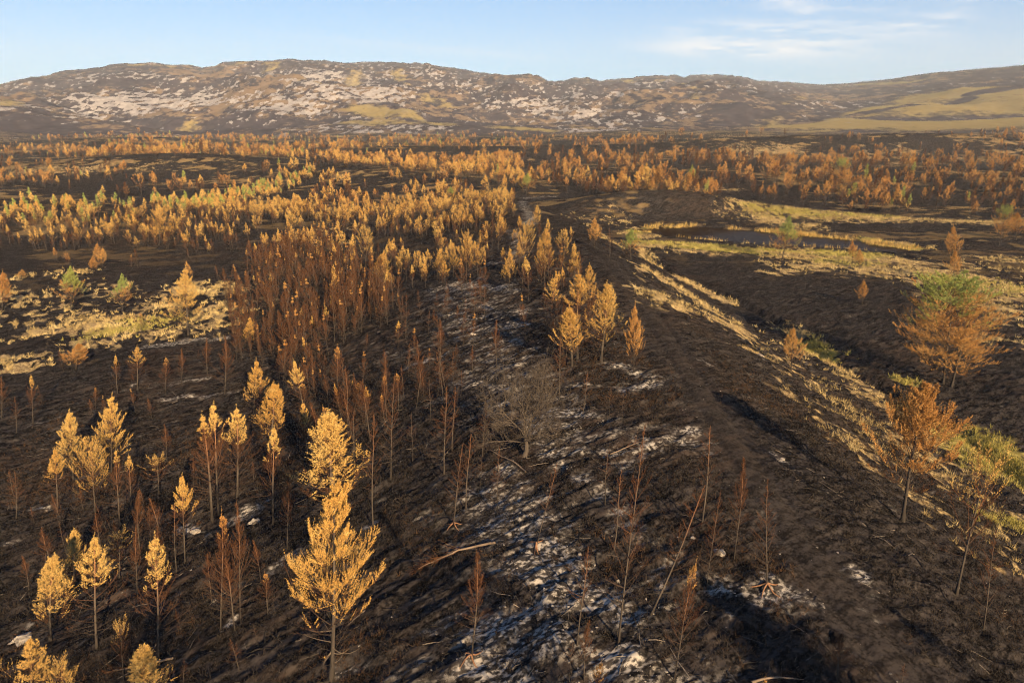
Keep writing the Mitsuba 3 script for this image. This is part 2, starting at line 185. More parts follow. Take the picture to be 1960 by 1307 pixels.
TREES = [  # kind, x, y, height, breadth, lean of the top, label
    ('half_1', -40.51, 53.36, 4.4, 0, 0.78, 'bare-stemmed pine with a small rusty gold top on the left slope'),
    ('bare_0', -40.81, 51.71, 3.26, 0, 0.61, 'dark bare young pine at the left edge beside a rusty-topped one'),
    ('brown_0', -44.11, 54.69, 3.96, 0, 0.87, 'brown pine cut by the left edge of the view'),
    ('orange_1', -44.77, 66.55, 2.82, 1.34, 0.82, 'bushy rust-red pine on bare black ground at the left'),
    ('half_1', -36.85, 59.84, 3.78, 0, 0.48, 'small tan-topped pine left of a similar wider one on the ash'),
    ('half_0', -35.61, 61.02, 4.35, 0.84, 0.69, 'wide tan-gold pine standing on an ash strip at the left'),
    ('brown_2', -32.33, 59.67, 3.77, 0, 0.64, 'small brown pine between two strips of white ash'),
    ('brown_2', -36.99, 56.47, 2.15, 0, 0.36, 'tiny rusty pine alone above the gold pines'),
    ('brown_1', -31.92, 62.12, 3.73, 0, 0.56, 'thin brown pine beside the long white ash strip'),
    ('brown_1', -30.12, 63.83, 4.23, 0, 0.48, 'slim brown pine at the right end of the ash strip'),
    ('brown_0', -26.48, 59.01, 5.81, 0, 0.8, 'tall brown pine at the left edge of the dense brown stand'),
    ('gold_0', -29.28, 44.99, 6.19, 1.37, 1.16, 'tallest solid gold pine of the left cluster with a long black shadow'),
    ('gold_1', -31.56, 44.15, 5.28, 1.01, 0.8, 'gold pine behind the left cluster, narrow pointed top'),
    ('gold_3', -26.92, 38.97, 4.78, 1.25, 0.61, 'broad gold pine in front of the left cluster with its bare stem showing'),
    ('half_2', -29.77, 39.52, 4.56, 0.75, 0.77, 'thin half-brown pine left of the gold cluster'),
    ('tip_0', -23.81, 36.35, 5.11, 0, 0.67, 'tall slim tan-tipped pine right of the gold cluster'),
    ('half_1', -24.37, 38.56, 4.05, 0, 0.57, 'small pine with drooping gold top beside the gold cluster'),
    ('orange_2', -23.39, 40.35, 2.66, 1.0, 0.26, 'low flat-topped gold pine right of the left cluster'),
    ('brown_0', -25.49, 45.71, 3.17, 0, 0.31, 'small brown forked pine on open black ground'),
    ('bare_0', -32.19, 39.04, 3.46, 0, 0.68, 'bare black pine skeleton low at the left edge'),
    ('half_2', -17.14, 30.78, 5.17, 0.63, 0.61, 'slim pine with a ragged gold top and dark stem, left foreground'),
    ('bare_1', -17.18, 29.94, 4.06, 0, 0.51, 'thin bare stem right beside the ragged gold-topped pine'),
    ('tip_0', -17.5, 35.04, 6.72, 0.85, 0.37, 'tall leaning brown pine with a pale golden tip, left of a pair'),
    ('half_1', -17.29, 35.47, 7.08, 0, 0.68, 'tall brown pine with a dead pale tip, right of a pair'),
    ('half_0', -16.94, 37.47, 6.06, 1.0, 0.69, 'tall grey-stemmed pine with a dull tan crown'),
    ('half_1', -13.18, 33.1, 5.8, 0.69, 0.68, 'dark-stemmed pine with a narrow gold top left of the twin gold pines'),
    ('brown_1', -21.25, 40.78, 2.1, 0, 0.3, 'short brown pine at the foot of the tall tan pines'),
    ('brown_0', -18.45, 28.38, 4.24, 0.51, 0.65, 'orange-stemmed brown pine left of the gold spire pair'),
    ('brown_1', -20.86, 33.09, 4.15, 0, 0.67, 'tall thin orange-stemmed pine above the foreground gold pines'),
    ('half_0', -14.77, 23.24, 6.0, 0.76, 0.82, 'gold-topped pine with long bare lower branches, lower left'),
    ('gold_2', -21.74, 26.51, 4.7, 0.89, 1.15, 'bright gold flame-shaped pine at the lower left'),
    ('half_2', -18.42, 24.86, 5.73, 0.97, 0.97, 'gold pine with a tall bare spire at the lower left'),
    ('gold_2', -23.3, 30.88, 3.47, 0.56, 0.66, 'drooping gold pine in the dark hollow behind the lower left pines'),
    ('orange_2', -20.89, 31.0, 2.68, 0.83, 0.42, 'flat ragged gold pine at the back of the dark hollow'),
    ('gold_1', -19.67, 22.17, 3.27, 0.7, 0.72, 'gold pine with its foot below the bottom edge, far lower left'),
    ('gold_2', -13.28, 19.49, 3.51, 0.8, 0.51, 'gold pine rising from the bottom edge with spreading upright shoots'),
    ('gold_3', -17.53, 21.05, 2.59, 0.61, 0.49, 'gold pine crown just above the bottom edge at the left'),
    ('orange_2', -15.77, 22.35, 2.69, 0.49, 0.37, 'small gold tree with hanging shoots near the bottom left'),
    ('brown_2', -12.44, 24.17, 5.83, 0.71, 0.81, 'orange-stemmed pine with rusty twigs, left of the foreground pair'),
    ('brown_0', -11.79, 24.72, 5.97, 0.68, 0.57, 'orange-stemmed pine with rusty twigs, right of the foreground pair'),
    ('bare_1', -13.09, 25.86, 3.46, 0, 0.43, 'short grey stem behind the rusty foreground pair'),
    ('bare_2', -12.65, 26.13, 3.1, 0, 0.37, 'thin dark stem between the rusty foreground pair'),
    ('bare_0', -12.63, 21.1, 1.29, 0, 0.21, 'low bare sapling at the bottom left'),
    ('gold_hero', -6.53, 19.92, 8.32, 1.47, 0.78, 'large bright gold pine in the foreground with a long bare grey trunk'),
    ('green_twin', 43.53, 64.99, 10.64, 4.43, -0.93, 'large twin-stemmed pine with a green head on the right'),
    ('gold_2', -9.43, 31.86, 6.38, 1.61, 0.17, 'big gold pine at the back of the twin gold pines'),
    ('gold_0', -21.46, 52.64, 4.79, 1.08, 0.77, 'pale gold cone-shaped pine at the edge of the brown stand'),
    ('gold_2', -17.13, 43.99, 5.12, 1.07, 0.85, 'gold pine leaning right beside the pale cone-shaped one'),
    ('brown_1', -11.28, 29.62, 4.33, 0.47, 0.47, 'small rust-topped pine in the shade of the twin gold pines'),
    ('bare_0', -6.92, 35.05, 6.41, 0.78, 0.55, 'tall bare stem standing alone right of the twin gold pines'),
    ('bare_1', -7.09, 30.56, 6.25, 0.69, 0.44, 'bare stem with a kinked foot right of the twin gold pines'),
    ('bare_0', -10.16, 39.82, 3.46, 0, 0.28, 'bare stem behind the big gold pines'),
    ('bare_0', -3.79, 34.35, 5.3, 0, 0.3, 'left of two bare stems above the square of dark ground'),
    ('bare_1', -3.6, 37.31, 4.18, 0, 0.3, 'right of two bare stems above the square of dark ground'),
    ('bare_0', -2.85, 29.21, 4.48, 0.69, 0.56, 'bare grey pine with orange roots on the dark slope'),
    ('bare_1', -2.31, 30.33, 4.22, 0, 0.34, 'thin bare stem just right of the orange-rooted pine'),
    ('bare_2', -1.66, 32.29, 1.97, 0, 0.06, 'short dark stem uphill of the ash field'),
    ('bare_0', -0.72, 29.48, 3.77, 0.59, 0.12, 'bare pine at the upper edge of the ash field'),
    ('brown_1', -1.44, 19.74, 4.46, 0.52, 0.26, 'slender pine with a rusty tip beside the fallen trunk'),
    ('bare_1', 4.43, 39.82, 2.98, 0, 0.23, 'bare stem with a curved foot below the rusty clump'),
    ('bare_2', 6.03, 39.33, 2.13, 0, 0.03, 'short bare stem on the ash beside the track'),
    ('bare_2', 6.65, 38.3, 1.98, 0, 0.03, 'short thin stem close to the track'),
    ('orange_1', 8.89, 47.29, 5.21, 0.73, -0.18, 'slim rust-topped pine at the edge of the track'),
    ('bare_2', 10.02, 45.64, 0.79, 0, 0.06, 'burnt-off stub at the edge of the track'),
    ('bare_0', 3.13, 42.52, 4.56, 0, 0.04, 'bare stem below the gold clump'),
    ('bare_0', 3.78, 19.97, 8.46, 0.59, 0.42, 'tall leaning orange stem with a black foot in the ash field'),
    ('bare_1', 2.3, 19.82, 4.11, 0.52, 0.26, 'bare burnt pine with a black foot in the middle of the ash field'),
    ('brown_1', 2.41, 18.41, 2.52, 0.35, 0.1, 'thin rusty sapling near the bottom edge in the ash field'),
    ('bare_2', 1.92, 18.4, 1.93, 0, 0.09, 'bare sapling near the bottom edge in the ash field'),
    ('bare_1', 5.12, 21.14, 5.48, 0, 1.55, 'pine leaning right with a drooping golden tip'),
    ('bare_0', 7.73, 23.03, 4.52, 0.56, 0.15, 'orange-stemmed pine beside the pale boulder'),
    ('brown_1', 9.39, 24.91, 4.82, 0.46, -0.11, 'thin orange stem with a bent tip left of the rooted pine'),
    ('bare_0', 10.15, 23.1, 4.85, 0.69, -0.52, 'rusty pine standing on exposed roots at the edge of the track'),
    ('brown_2', 5.42, 18.44, 4.65, 0.58, 0.36, 'rust-coloured leaning pine near the bottom edge'),
    ('bare_1', 1.08, 26.09, 4.13, 0.41, 0.83, 'leaning bare stem with an orange foot in the ash field'),
    ('bare_1', 4.42, 25.66, 3.99, 0, 0.14, 'thin dark stem left of the tall leaning one'),
    ('bare_2', 4.5, 29.28, 3.24, 0, 0.06, 'grey bare stem at the middle of the ash'),
    ('bare_1', 8.71, 27.5, 4.94, 0, -0.06, 'thin orange stem with a knobbed tip below the track'),
    ('brown_2', 2.51, 15.91, 3.27, 0.55, 0.05, 'rusty curled tree tip rising over the bottom edge'),
    ('brown_2', 7.6, 16.02, 2.49, 0.32, -0.25, 'brown tree tip at the bottom edge near the track'),
    ('orange_0', 20.49, 31.5, 7.61, 1.89, -0.25, 'large dark orange pine on the right, its long shadow crossing the track'),
    ('orange_2', 19.5, 25.37, 6.39, 1.42, 0.06, 'thin-crowned tan pine with a grey stem at the right'),
    ('bare_0', 19.48, 23.42, 4.82, 0.76, -0.52, 'slim orange-stemmed bare pine nearest the lower right edge'),
    ('brown_1', 10.85, 18.33, 2.13, 0.52, -0.13, 'rusty sapling on black ground at the bottom right'),
    ('bare_0', 13.27, 18.71, 1.02, 0, -0.07, 'tip of a small bare sapling at the bottom right'),
    ('orange_1', 26.19, 60.82, 4.31, 1.13, -0.31, 'bushy orange-brown pine beside the green tuft in the stream bed'),
    ('orange_1', 49.75, 95.04, 3.57, 0.89, -0.27, 'lone small rusty pine on the black flat'),
    ('green_1', 50.29, 127.06, 8.12, 2.53, 0.34, 'green-headed pine standing before the pond'),
    ('orange_1', 62.76, 125.68, 3.96, 0.87, -0.61, 'tiny rusty pine at the near shore of the pond'),
    ('orange_1', 61.4, 120.2, 3.35, 1.02, -0.53, 'small rusty pine on the dry grass near the pond'),
    ('orange_1', 79.63, 123.47, 7.08, 1.61, -1.04, 'rusty pine at the back of a pair right of the pond'),
    ('orange_1', 71.22, 108.85, 5.35, 1.26, -0.82, 'rusty pine at the front of a pair right of the pond'),
    ('green_0', 100.85, 142.3, 7.08, 2.38, -0.07, 'spreading pine with a green head at the right edge'),
    ('orange_1', 108.65, 148.42, 6.14, 2.25, -1.07, 'orange pine behind the green-headed one at the right edge'),
    ('green_1', 16.62, 95.66, 4.24, 1.61, -0.08, 'small pine with a green head and orange skirt left of the pond'),
    ('bare_0', 13.03, 91.14, 4.11, 0.91, -0.18, 'thin dark pine with a few green shoots left of the pond'),
    ('orange_1', 11.53, 96.47, 4.31, 1.03, -0.02, 'rusty pine on the ridge flank left of the pond'),
    ('gold_0', -38.12, 77.57, 8.01, 2.27, 0.88, 'big bright gold pine alone on the grass at the left'),
    ('green_1', -60.18, 91.03, 5.94, 1.71, 1.05, 'pine with a pale green head on the left grass'),
    ('green_1', -52.07, 88.98, 5.27, 1.26, 0.86, 'slim pine with a yellow-green head on the left grass'),
    ('orange_1', -69.46, 90.77, 5.66, 1.28, 1.38, 'gold pine cut by the left edge beyond the grass'),
    ('brown_2', -44.18, 78.51, 2.72, 0.81, 0.33, 'faded rusty shrub-sized pine in front of the big gold one'),
    ('bare_0', -68.06, 92.48, 2.24, 0, 0.35, 'small black skeleton pine on the left grass'),
    ('gold_0', -29.2, 72.92, 3.57, 0.93, 0.43, 'gold pine among the brown stand at its left edge'),
    ('orange_1', -74.35, 122.11, 3.86, 0.84, 0.73, 'small rusty pine on black ground beyond the left grass'),
    ('orange_1', -71.47, 118.83, 3.59, 0.91, 0.58, 'rounder rusty pine on black ground beyond the left grass'),
    ('orange_1', -70.72, 114.52, 2.86, 0.88, 0.46, 'low reddish pine in front of two small rusty ones'),
    ('brown_2', -65.49, 117.19, 2.64, 0.63, 0.28, 'dull red sapling on black ground at the left'),
    ('orange_1', -79.65, 109.7, 1.73, 0.76, 0.55, 'rusty low bush at the far edge of the left grass'),
    ('gold_2', 4.49, 48.58, 4.54, 1.52, -0.31, 'gold clump of shoots in front of the ridge trees'),
    ('gold_2', 6.73, 49.3, 6.0, 1.31, 0.22, 'gold pine with upright shoots nearest the track'),
    ('half_0', 5.06, 50.46, 6.8, 1.33, -0.09, 'tall dull gold pine in the middle of the ridge clump'),
    ('half_0', 3.69, 56.75, 5.06, 0.9, -0.27, 'narrow gold pine at the left of the ridge clump'),
    ('gold_1', 7.39, 62.74, 4.75, 0.74, -0.27, 'slim gold pine at the back of the ridge clump'),
    ('gold_1', 3.61, 75.11, 6.45, 1.16, 0.13, 'tall gold pine at the back of the ridge beside the track'),
    ('gold_1', 6.77, 74.07, 4.67, 0.75, -0.07, 'slim gold pine right at the edge of the track'),
    ('gold_3', 1.45, 82.02, 5.55, 1.14, 0.16, 'gold pine with a rounded crown on the ridge ash'),
    ('gold_0', -0.29, 74.39, 4.59, 0.81, 0.06, 'cone-shaped tan gold pine on the ridge ash'),
    ('gold_3', -5.51, 81.79, 5.91, 1.14, -0.0, 'gold pine at the centre of a group of three on the ridge'),
    ('gold_0', -7.54, 87.21, 4.47, 0.81, -0.01, 'left gold pine of a group of three on the ridge'),
    ('gold_3', -4.24, 84.65, 3.95, 0.91, -0.07, 'right gold pine of a group of three on the ridge'),
    ('gold_1', 4.05, 111.67, 4.0, 0.76, -0.05, 'small gold pine standing alone on the pale ridge crest'),
    ('gold_0', 3.21, 111.76, 1.68, 0.42, -0.02, 'tiny gold pine on the pale ridge crest'),
    ('green_1', 4.54, 218.37, 6.33, 2.43, 0.28, 'green-headed pine at the far end of the ridge'),
    ('green_1', -18.66, 212.16, 4.34, 1.74, 0.12, 'dark green pine among the gold ones on the ridge'),
    ('brown_1', -1.21, 50.11, 4.0, 0, 0.07, 'brown pine beside the black shade patch on the ridge'),
    ('brown_1', -5.85, 51.74, 4.44, 0, 0.23, 'slim brown pine left of the black shade patch'),
    ('gold_2', -18.55, 93.91, 4.63, 1.46, 0.85, 'gold pine standing above the brown stand'),
    ('gold_3', -24.01, 111.69, 6.0, 1.46, 0.57, 'bushy gold pine at the top of the brown stand'),
    ('half_0', -22.72, 83.91, 5.37, 0, 0.76, 'half gold pine inside the brown stand'),
    ('gold_3', -71.84, 139.95, 7.17, 2.34, 1.36, 'large round gold pine in the left middle distance'),
    ('orange_2', 84.86, 178.9, 7.25, 2.28, -0.82, 'leaning pale orange pine in the trees behind the pond'),
    ('green_1', 62.82, 245.75, 7.78, 2.19, -0.64, 'pine with a yellow-green head behind the ridge end'),
    ('green_0', 108.7, 230.58, 10.32, 3.43, -1.89, 'large green-headed pine behind the pond'),
]
STANDS = [  # ground polygon, trees per square metre, mix, heights, clumpiness, label, group
    ([(-36.5, 38.0), (-24.8, 39.9), (-10.5, 28.0), (-8.1, 20.4), (-26.0, 24.9)], 0.3, [('brown', 0.75), ('bare', 0.25)], 0.9, 3.4, 0.5, 'PINE in the lower left foreground thicket', 'pines in the lower left foreground thicket'),
    ([(-74.0, 70.2), (-31.7, 70.8), (-20.2, 53.4), (-13.4, 37.5), (-20.6, 38.6), (-46.7, 41.4)], 0.03, [('brown', 0.65), ('bare', 0.35)], 1.3, 3.2, 0.3, 'PINE scattered on the left slope', 'pines scattered on the left slope'),
    ([(-11.1, 46.2), (-0.8, 48.6), (0.0, 37.0), (-0.5, 28.7), (-5.8, 30.3), (-9.2, 37.4)], 0.08, [('bare', 0.75), ('brown', 0.25)], 2.0, 4.6, 0.2, 'PINE on the dark slope right of the twin gold pines', 'pines on the dark slope right of the twin gold pines'),
    ([(-39.8, 92.8), (-44.2, 125.7), (-33.6, 129.7), (-20.4, 101.6), (-12.4, 75.2), (-9.5, 56.3), (-10.0, 46.5), (-12.6, 44.4), (-17.3, 49.8), (-23.2, 62.2), (-29.3, 68.9)], 0.5, [('brown', 0.62), ('tip', 0.2), ('half', 0.06), ('bare', 0.12)], 2.2, 5.4, 0.45, 'PINE in the dense brown stand left of the ridge crest', 'pines in the dense brown stand left of the ridge crest'),
    ([(-16.2, 46.4), (-13.3, 47.5), (-9.7, 49.3), (-7.6, 41.7), (-8.8, 37.2), (-12.6, 39.0)], 0.34, [('brown', 0.62), ('tip', 0.2), ('half', 0.06), ('bare', 0.12)], 2.2, 4.6, 0.35, 'PINE below the dense brown stand, behind the twin gold pines', 'pines below the dense brown stand'),
    ([(-12.8, 77.7), (0.0, 71.3), (-0.8, 50.9), (-3.5, 42.1), (-8.9, 45.0)], 0.2, [('brown', 0.5), ('bare', 0.5)], 2.2, 4.4, 0.3, 'PINE on the ash-streaked slope right of the brown stand', 'pines on the ash-streaked slope right of the brown stand'),
    ([(0.3, 73.4), (6.9, 80.9), (8.3, 70.8), (7.4, 54.9), (5.3, 46.7), (2.3, 47.4), (0.9, 56.7)], 0.16, [('brown', 0.6), ('half', 0.15), ('bare', 0.25)], 3.2, 5.2, 0.3, 'PINE in the clump on the ridge crest beside the track', 'pines in the clump on the ridge crest'),
    ([(-32.4, 124.9), (-28.6, 145.8), (-20.1, 207.2), (0.8, 216.6), (0.4, 119.3), (-3.3, 86.7), (-7.4, 79.7), (-14.4, 84.1)], 0.18, [('gold', 0.45), ('half', 0.22), ('brown', 0.33)], 2.4, 4.3, 0.6, 'PINE on the left shoulder of the ridge', 'pines on the left shoulder of the ridge'),
    ([(-3.4, 113.0), (8.9, 98.0), (7.6, 75.5), (0.0, 73.5), (-4.8, 77.2)], 0.08, [('gold', 0.45), ('half', 0.22), ('brown', 0.33)], 2.5, 4.2, 0.5, 'PINE near the ridge crest above the ash', 'pines near the ridge crest above the ash'),
    ([(-47.9, 113.3), (-47.3, 149.3), (-37.5, 178.5), (-19.0, 212.2), (-28.6, 145.8), (-32.4, 124.9), (-44.2, 125.7)], 0.22, [('gold', 0.4), ('half', 0.25), ('brown', 0.35)], 2.6, 4.5, 0.5, 'PINE in the belt left of the ridge shoulder', 'pines in the belt left of the ridge shoulder'),
    ([(-158.1, 159.9), (-143.9, 144.7), (-84.7, 133.8), (-68.6, 132.1), (-51.4, 122.1), (-47.3, 149.3), (-45.3, 177.4), (-69.8, 194.3), (-78.5, 160.8)], 0.16, [('gold', 0.38), ('half', 0.17), ('brown', 0.45)], 2.8, 4.9, 0.45, 'PINE in the left middle-distance belt', 'pines in the left middle-distance belt'),
    ([(-173.2, 176.1), (-155.1, 156.7), (-90.7, 154.0), (-76.3, 158.5), (-74.6, 199.8), (-72.4, 257.9), (-72.2, 268.9), (-84.2, 272.1), (-90.2, 224.7), (-87.7, 177.7)], 0.15, [('gold', 0.42), ('half', 0.13), ('green', 0.45)], 3.0, 5.0, 0.3, 'PINE in the green-flecked belt at the left', 'pines in the green-flecked belt at the left'),
    ([(-143.9, 144.7), (-52.4, 122.2), (-42.2, 98.8), (-61.7, 111.1), (-78.5, 115.9), (-126.7, 126.3)], 0.012, [('orange', 0.5), ('brown', 0.5)], 2.5, 4, 0.3, 'PINE scattered beyond the left grass', 'pines scattered beyond the left grass'),
    ([(-51.6, 163.5), (-68.0, 255.9), (-33.3, 250.8), (4.1, 278.5), (3.3, 221.5), (-19.0, 212.2), (-37.5, 178.5)], 0.075, [('gold', 0.4), ('orange', 0.22), ('brown', 0.36), ('green', 0.02)], 3.2, 5.4, 0.6, 'PINE on the plateau behind the ridge', 'pines on the plateau behind the ridge'),
    ([(3.2, 218.5), (3.8, 260.5), (38.2, 259.2), (64.9, 258.5), (47.5, 188.0), (30.3, 185.2), (20.0, 225.0)], 0.06, [('orange', 0.35), ('gold', 0.25), ('brown', 0.38), ('green', 0.02)], 4, 6.5, 0.5, 'PINE behind the far end of the ridge', 'pines behind the far end of the ridge'),
    ([(64.9, 258.5), (206.9, 286.9), (218.3, 264.6), (148.2, 176.1), (127.6, 173.0), (109.0, 186.3), (87.4, 182.1), (81.4, 209.7), (73.3, 234.8), (47.5, 188.0)], 0.055, [('orange', 0.42), ('brown', 0.55), ('green', 0.03)], 4, 7.5, 0.5, 'PINE in the wood behind the pond', 'pines in the wood behind the pond'),
    ([(60.4, 693.9), (170.1, 451.4), (325.8, 458.8), (606.6, 687.5), (380.7, 428.5), (305.7, 428.7), (161.3, 426.2), (36.5, 416.6)], 0.012, [('orange', 0.6), ('brown', 0.4)], 4, 7.5, 0.8, 'PINE on the low rise before the mountains', 'pines on the low rise before the mountains'),
    ([(60.8, 257.5), (206.9, 286.9), (242.9, 270.5), (374.4, 420.9), (302.5, 423.8), (95.2, 407.3)], 0.01, [('orange', 0.4), ('brown', 0.6)], 5, 8, 0.9, 'PINE on the dark plain behind the pond wood', 'pines on the dark plain behind the pond wood'),
    ([(3.8, 260.5), (61.4, 260.2), (95.2, 407.3), (6.0, 414.4)], 0.016, [('orange', 0.5), ('brown', 0.5)], 5, 7.5, 0.8, 'PINE on the plain beyond the ridge', 'pines on the plain beyond the ridge'),
    ([(-246.7, 296.0), (-281.8, 291.3), (-100.0, 206.2), (-84.2, 272.1), (-65.5, 261.7), (4.1, 280.5), (6.0, 414.4), (-153.0, 552.8), (-291.9, 590.8), (-381.9, 611.5), (-425.6, 516.5)], 0.02, [('orange', 0.35), ('gold', 0.2), ('brown', 0.43), ('green', 0.02)], 3.6, 6, 1.0, 'PINE on the far left plain', 'pines on the far left plain'),
    ([(-81.3, 262.2), (4.1, 278.5), (5.5, 374.9), (-93.6, 304.0)], 0.03, [('orange', 0.3), ('gold', 0.5), ('brown', 0.2)], 4.5, 6.5, 0.7, 'PINE on the far middle plain', 'pines on the far middle plain'),
    ([(-281.8, 291.3), (-100.0, 206.2), (-135.6, 282.8), (-379.1, 394.7)], 0.012, [('orange', 0.3), ('brown', 0.7)], 3.5, 5.5, 0.9, 'PINE in the dark left hollow', 'pines in the dark left hollow'),
    ([(-402.4, 601.9), (6.0, 414.4), (60.4, 693.9), (11.0, 756.3), (-315.4, 906.9), (-533.0, 799.6)], 0.006, [('orange', 0.6), ('brown', 0.25), ('green', 0.15)], 4, 7, 0.8, 'PINE at the foot of the mountains', 'pines at the foot of the mountains'),
]
ROCKS = [  # x, y, width, depth, height, turn, material, name, label
    (8.78, 25.2, 0.67, 0.53, 0.23, 0.3, 'rock', 'boulder', 'pale angular boulder beside an orange-stemmed pine in the ash'),
    (5.92, 22.99, 0.31, 0.28, 0.13, 1.0, 'rock', 'boulder', 'rounded pale stone left of the leaning pine'),
    (4.31, 23.65, 0.21, 0.17, 0.15, 0, 'rock', 'boulder', 'small upright pale stone beside the tall leaning stem'),
    (8.03, 26.45, 0.33, 0.26, 0.11, 0.6, 'rock', 'boulder', 'pale stone at the tip of the drooping golden branch'),
    (5.77, 26.51, 0.21, 0.17, 0.08, 0.2, 'rock', 'boulder', 'little round stone at the upper right of the ash field'),
    (-23.39, 26.9, 1.3, 0.91, 0.41, 0.4, 'rock', 'boulder', 'broad pale rock above the gold pine at the lower left corner'),
    (23.69, 61.85, 1.39, 0.83, 0.35, -0.5, 'rock', 'boulder', 'pale flat rock on the slope above the stream'),
    (15.38, 35.23, 0.36, 0.28, 0.11, 0, 'rock', 'boulder', 'small white stone at the edge of the shaded track'),
    (14.73, 24.94, 0.31, 0.22, 0.06, 0, 'rock', 'boulder', 'white ashy stone lying on the track'),
    (-12.01, 24.51, 0.27, 0.22, 0.11, 0.3, 'rock', 'boulder', 'small white stone at the foot of the rusty pair'),
    (-13.69, 26.46, 0.22, 0.17, 0.15, 0, 'rock', 'boulder', 'small white stone left of the short grey stem'),
    (2.95, 25.58, 0.2, 0.14, 0.18, 0, 'rock', 'boulder', 'small upright tan stone below the leaning orange-footed stem'),
    (-3.59, 60.35, 0.67, 0.47, 0.27, 0, 'rock', 'boulder', 'pale stone by the black shade patch on the ridge'),
    (45.33, 168.25, 0.89, 0.71, 0.36, 0, 'rock', 'boulder', 'white stone on the dark bank left of the pond'),
    (-14.58, 33.82, 1.0, 0.5, 0.3, 0.3, 'rock', 'boulder', 'pale fractured rock among the tall tan pines'),
    (-18.16, 34.3, 0.78, 0.47, 0.2, 0.2, 'rock', 'boulder', 'pale rocky ledge beside the ragged gold-topped pine'),
]
LOGS = [  # from, to, radius, twigs, label
    (-0.75, 26.75, -4.29, 25.96, 0.06, 60, 'fallen bare pine with rusty twigs lying across the ash edge'),
    (5.37, 34.53, 7.64, 35.46, 0.035, 12, 'thin fallen stem on the ash near the track'),
    (0.56, 33.04, -1.71, 37.05, 0.05, 0, 'charred log on the dark slope below the spreading tree'),
    (-13.94, 22.87, -16.82, 22.96, 0.05, 20, 'fallen pine among the gold crowns at the lower left'),
    (7.9, 18.04, 9.76, 18.55, 0.05, 0, 'orange broken stem at the bottom edge'),
    (-2.64, 116.46, 0.41, 107.44, 0.06, 14, 'fallen pine on the ridge ash'),
]
SPREADING = [(0.65, 34.86, 5.67, 'spreading bare tree with many grey limbs in the middle of the burnt slope')]

# ------------------------------------------------------------------ materials


def caps(x, y, data):
    """capsules() in drjit."""
    best = mi.Float(0)
    for (ax, ay, bx, by, rad, k) in data:
        vx, vy = bx - ax, by - ay
        t = dr.clip(((x - ax) * vx + (y - ay) * vy) / (vx * vx + vy * vy + 1e-6), 0, 1)
        dx, dy = x - ax - t * vx, y - ay - t * vy
        best = dr.maximum(best, k * dr.exp(-(dx * dx + dy * dy) / (rad * rad)))
    return best


N, FB, SS, MIX = mikit.noise, mikit.fbm, mikit.smoothstep, mikit.mix


def ground_colour(p, n, uv):
    x, y = p.x, p.y
    big = FB(x / 9, y / 9, 1.0, 3)
    mid = FB(x / 1.6, y / 1.6, 4.0, 3)
    # streaks of stubble lying across the slope
    a, b = x * 0.8 + y * 0.6, y * 0.8 - x * 0.6
    streak = FB(a / 0.9, b / 0.22, 6.0, 3)
    grit = FB(x * 7.1 + y * 2.3, y * 7.3 - x * 2.1, 2.0, 2)
    clod = FB(a / 0.13, b / 0.055, 3.0, 2)
    char = MIX((0.0040, 0.0038, 0.0044), (0.039, 0.0342, 0.0340), SS(0.34, 0.70, streak * 0.42 + grit * 0.28 + clod * 0.30))
    brown = SS(0.45, 0.68, big * 0.55 + mid * 0.45)
    char = MIX(char, (0.04524, 0.02886, 0.02028), brown * (0.2 + 0.8 * SS(0.4, 0.7, streak)) * 0.42)
    # worn track
    tx = mi.Float(1e9)
    for (ax, ay), (bx, by) in zip(TRACK[:-1], TRACK[1:]):
        vx, vy = bx - ax, by - ay
        t = dr.clip(((x - ax) * vx + (y - ay) * vy) / (vx * vx + vy * vy), 0, 1)
        tx = dr.minimum(tx, dr.square(x - ax - t * vx) + dr.square(y - ay - t * vy))
    worn = dr.exp(-tx / 3.4)
    char = MIX(char, MIX((0.0312, 0.02652, 0.02418), (0.04836, 0.04056, 0.03588), mid), worn * (0.15 + 0.35 * grit))
    # ash and bleached stones
    am = caps(x, y, ASH)
    ar, br_ = x * 0.9 + y * 0.43, y * 0.9 - x * 0.43
    an = FB(ar / 1.3 + 3, br_ / 0.55, 3.0, 4)
    af = FB(br_ / 0.11, ar / 0.17, 5.0, 3)
    ash = SS(0.45, 1.0, am * 0.62 + an * 0.95 - 0.20) * (0.22 + 0.78 * SS(0.34, 0.62, af * 0.7 + an * 0.3))
    ac = MIX((0.056, 0.053, 0.052), (0.300, 0.278, 0.255), SS(0.40, 0.7, af))
    col = MIX(char, ac, ash)
    # dry grass
    sm = caps(x, y, STRAW)
    a2, b2 = x * 0.5 - y * 0.87, x * 0.87 + y * 0.5
    sn = FB(a2 / 1.5, b2 / 0.8 + 7, 8.0, 4) * 0.62 + 0.38 * FB(x / 3.4, y / 2.6, 5.0, 2)
    st = SS(0.655, 0.765, sm * 0.27 + sn) * SS(0.04, 0.25, sm)
    sc = MIX((0.13, 0.09, 0.045), (0.385, 0.29, 0.15), SS(0.25, 0.75, grit * 0.7 + 0.3 * mid))
    col = MIX(col, sc, st * 0.92)
    gm = caps(x, y, GREEN)
    gr = SS(0.58, 0.72, gm * 0.30 + sn) * SS(0.04, 0.3, gm)
    col = MIX(col, MIX((0.13, 0.11, 0.030), (0.30, 0.25, 0.080), grit), gr * 0.9)
    # farther off, thin scatterings of dry grass and pale stone among the burnt heather
    fr = SS(90.0, 260.0, dr.sqrt(x * x + y * y))
    wild = FB(x / 26, y / 13, 9.0, 4) * 0.55 + FB(x / 3.5, y / 2.5, 2.0, 3) * 0.45
    col = MIX(col, MIX((0.156, 0.0975, 0.039), (0.2652, 0.195, 0.1014), mid), fr * SS(0.56, 0.66, wild) * 0.8)
    return col


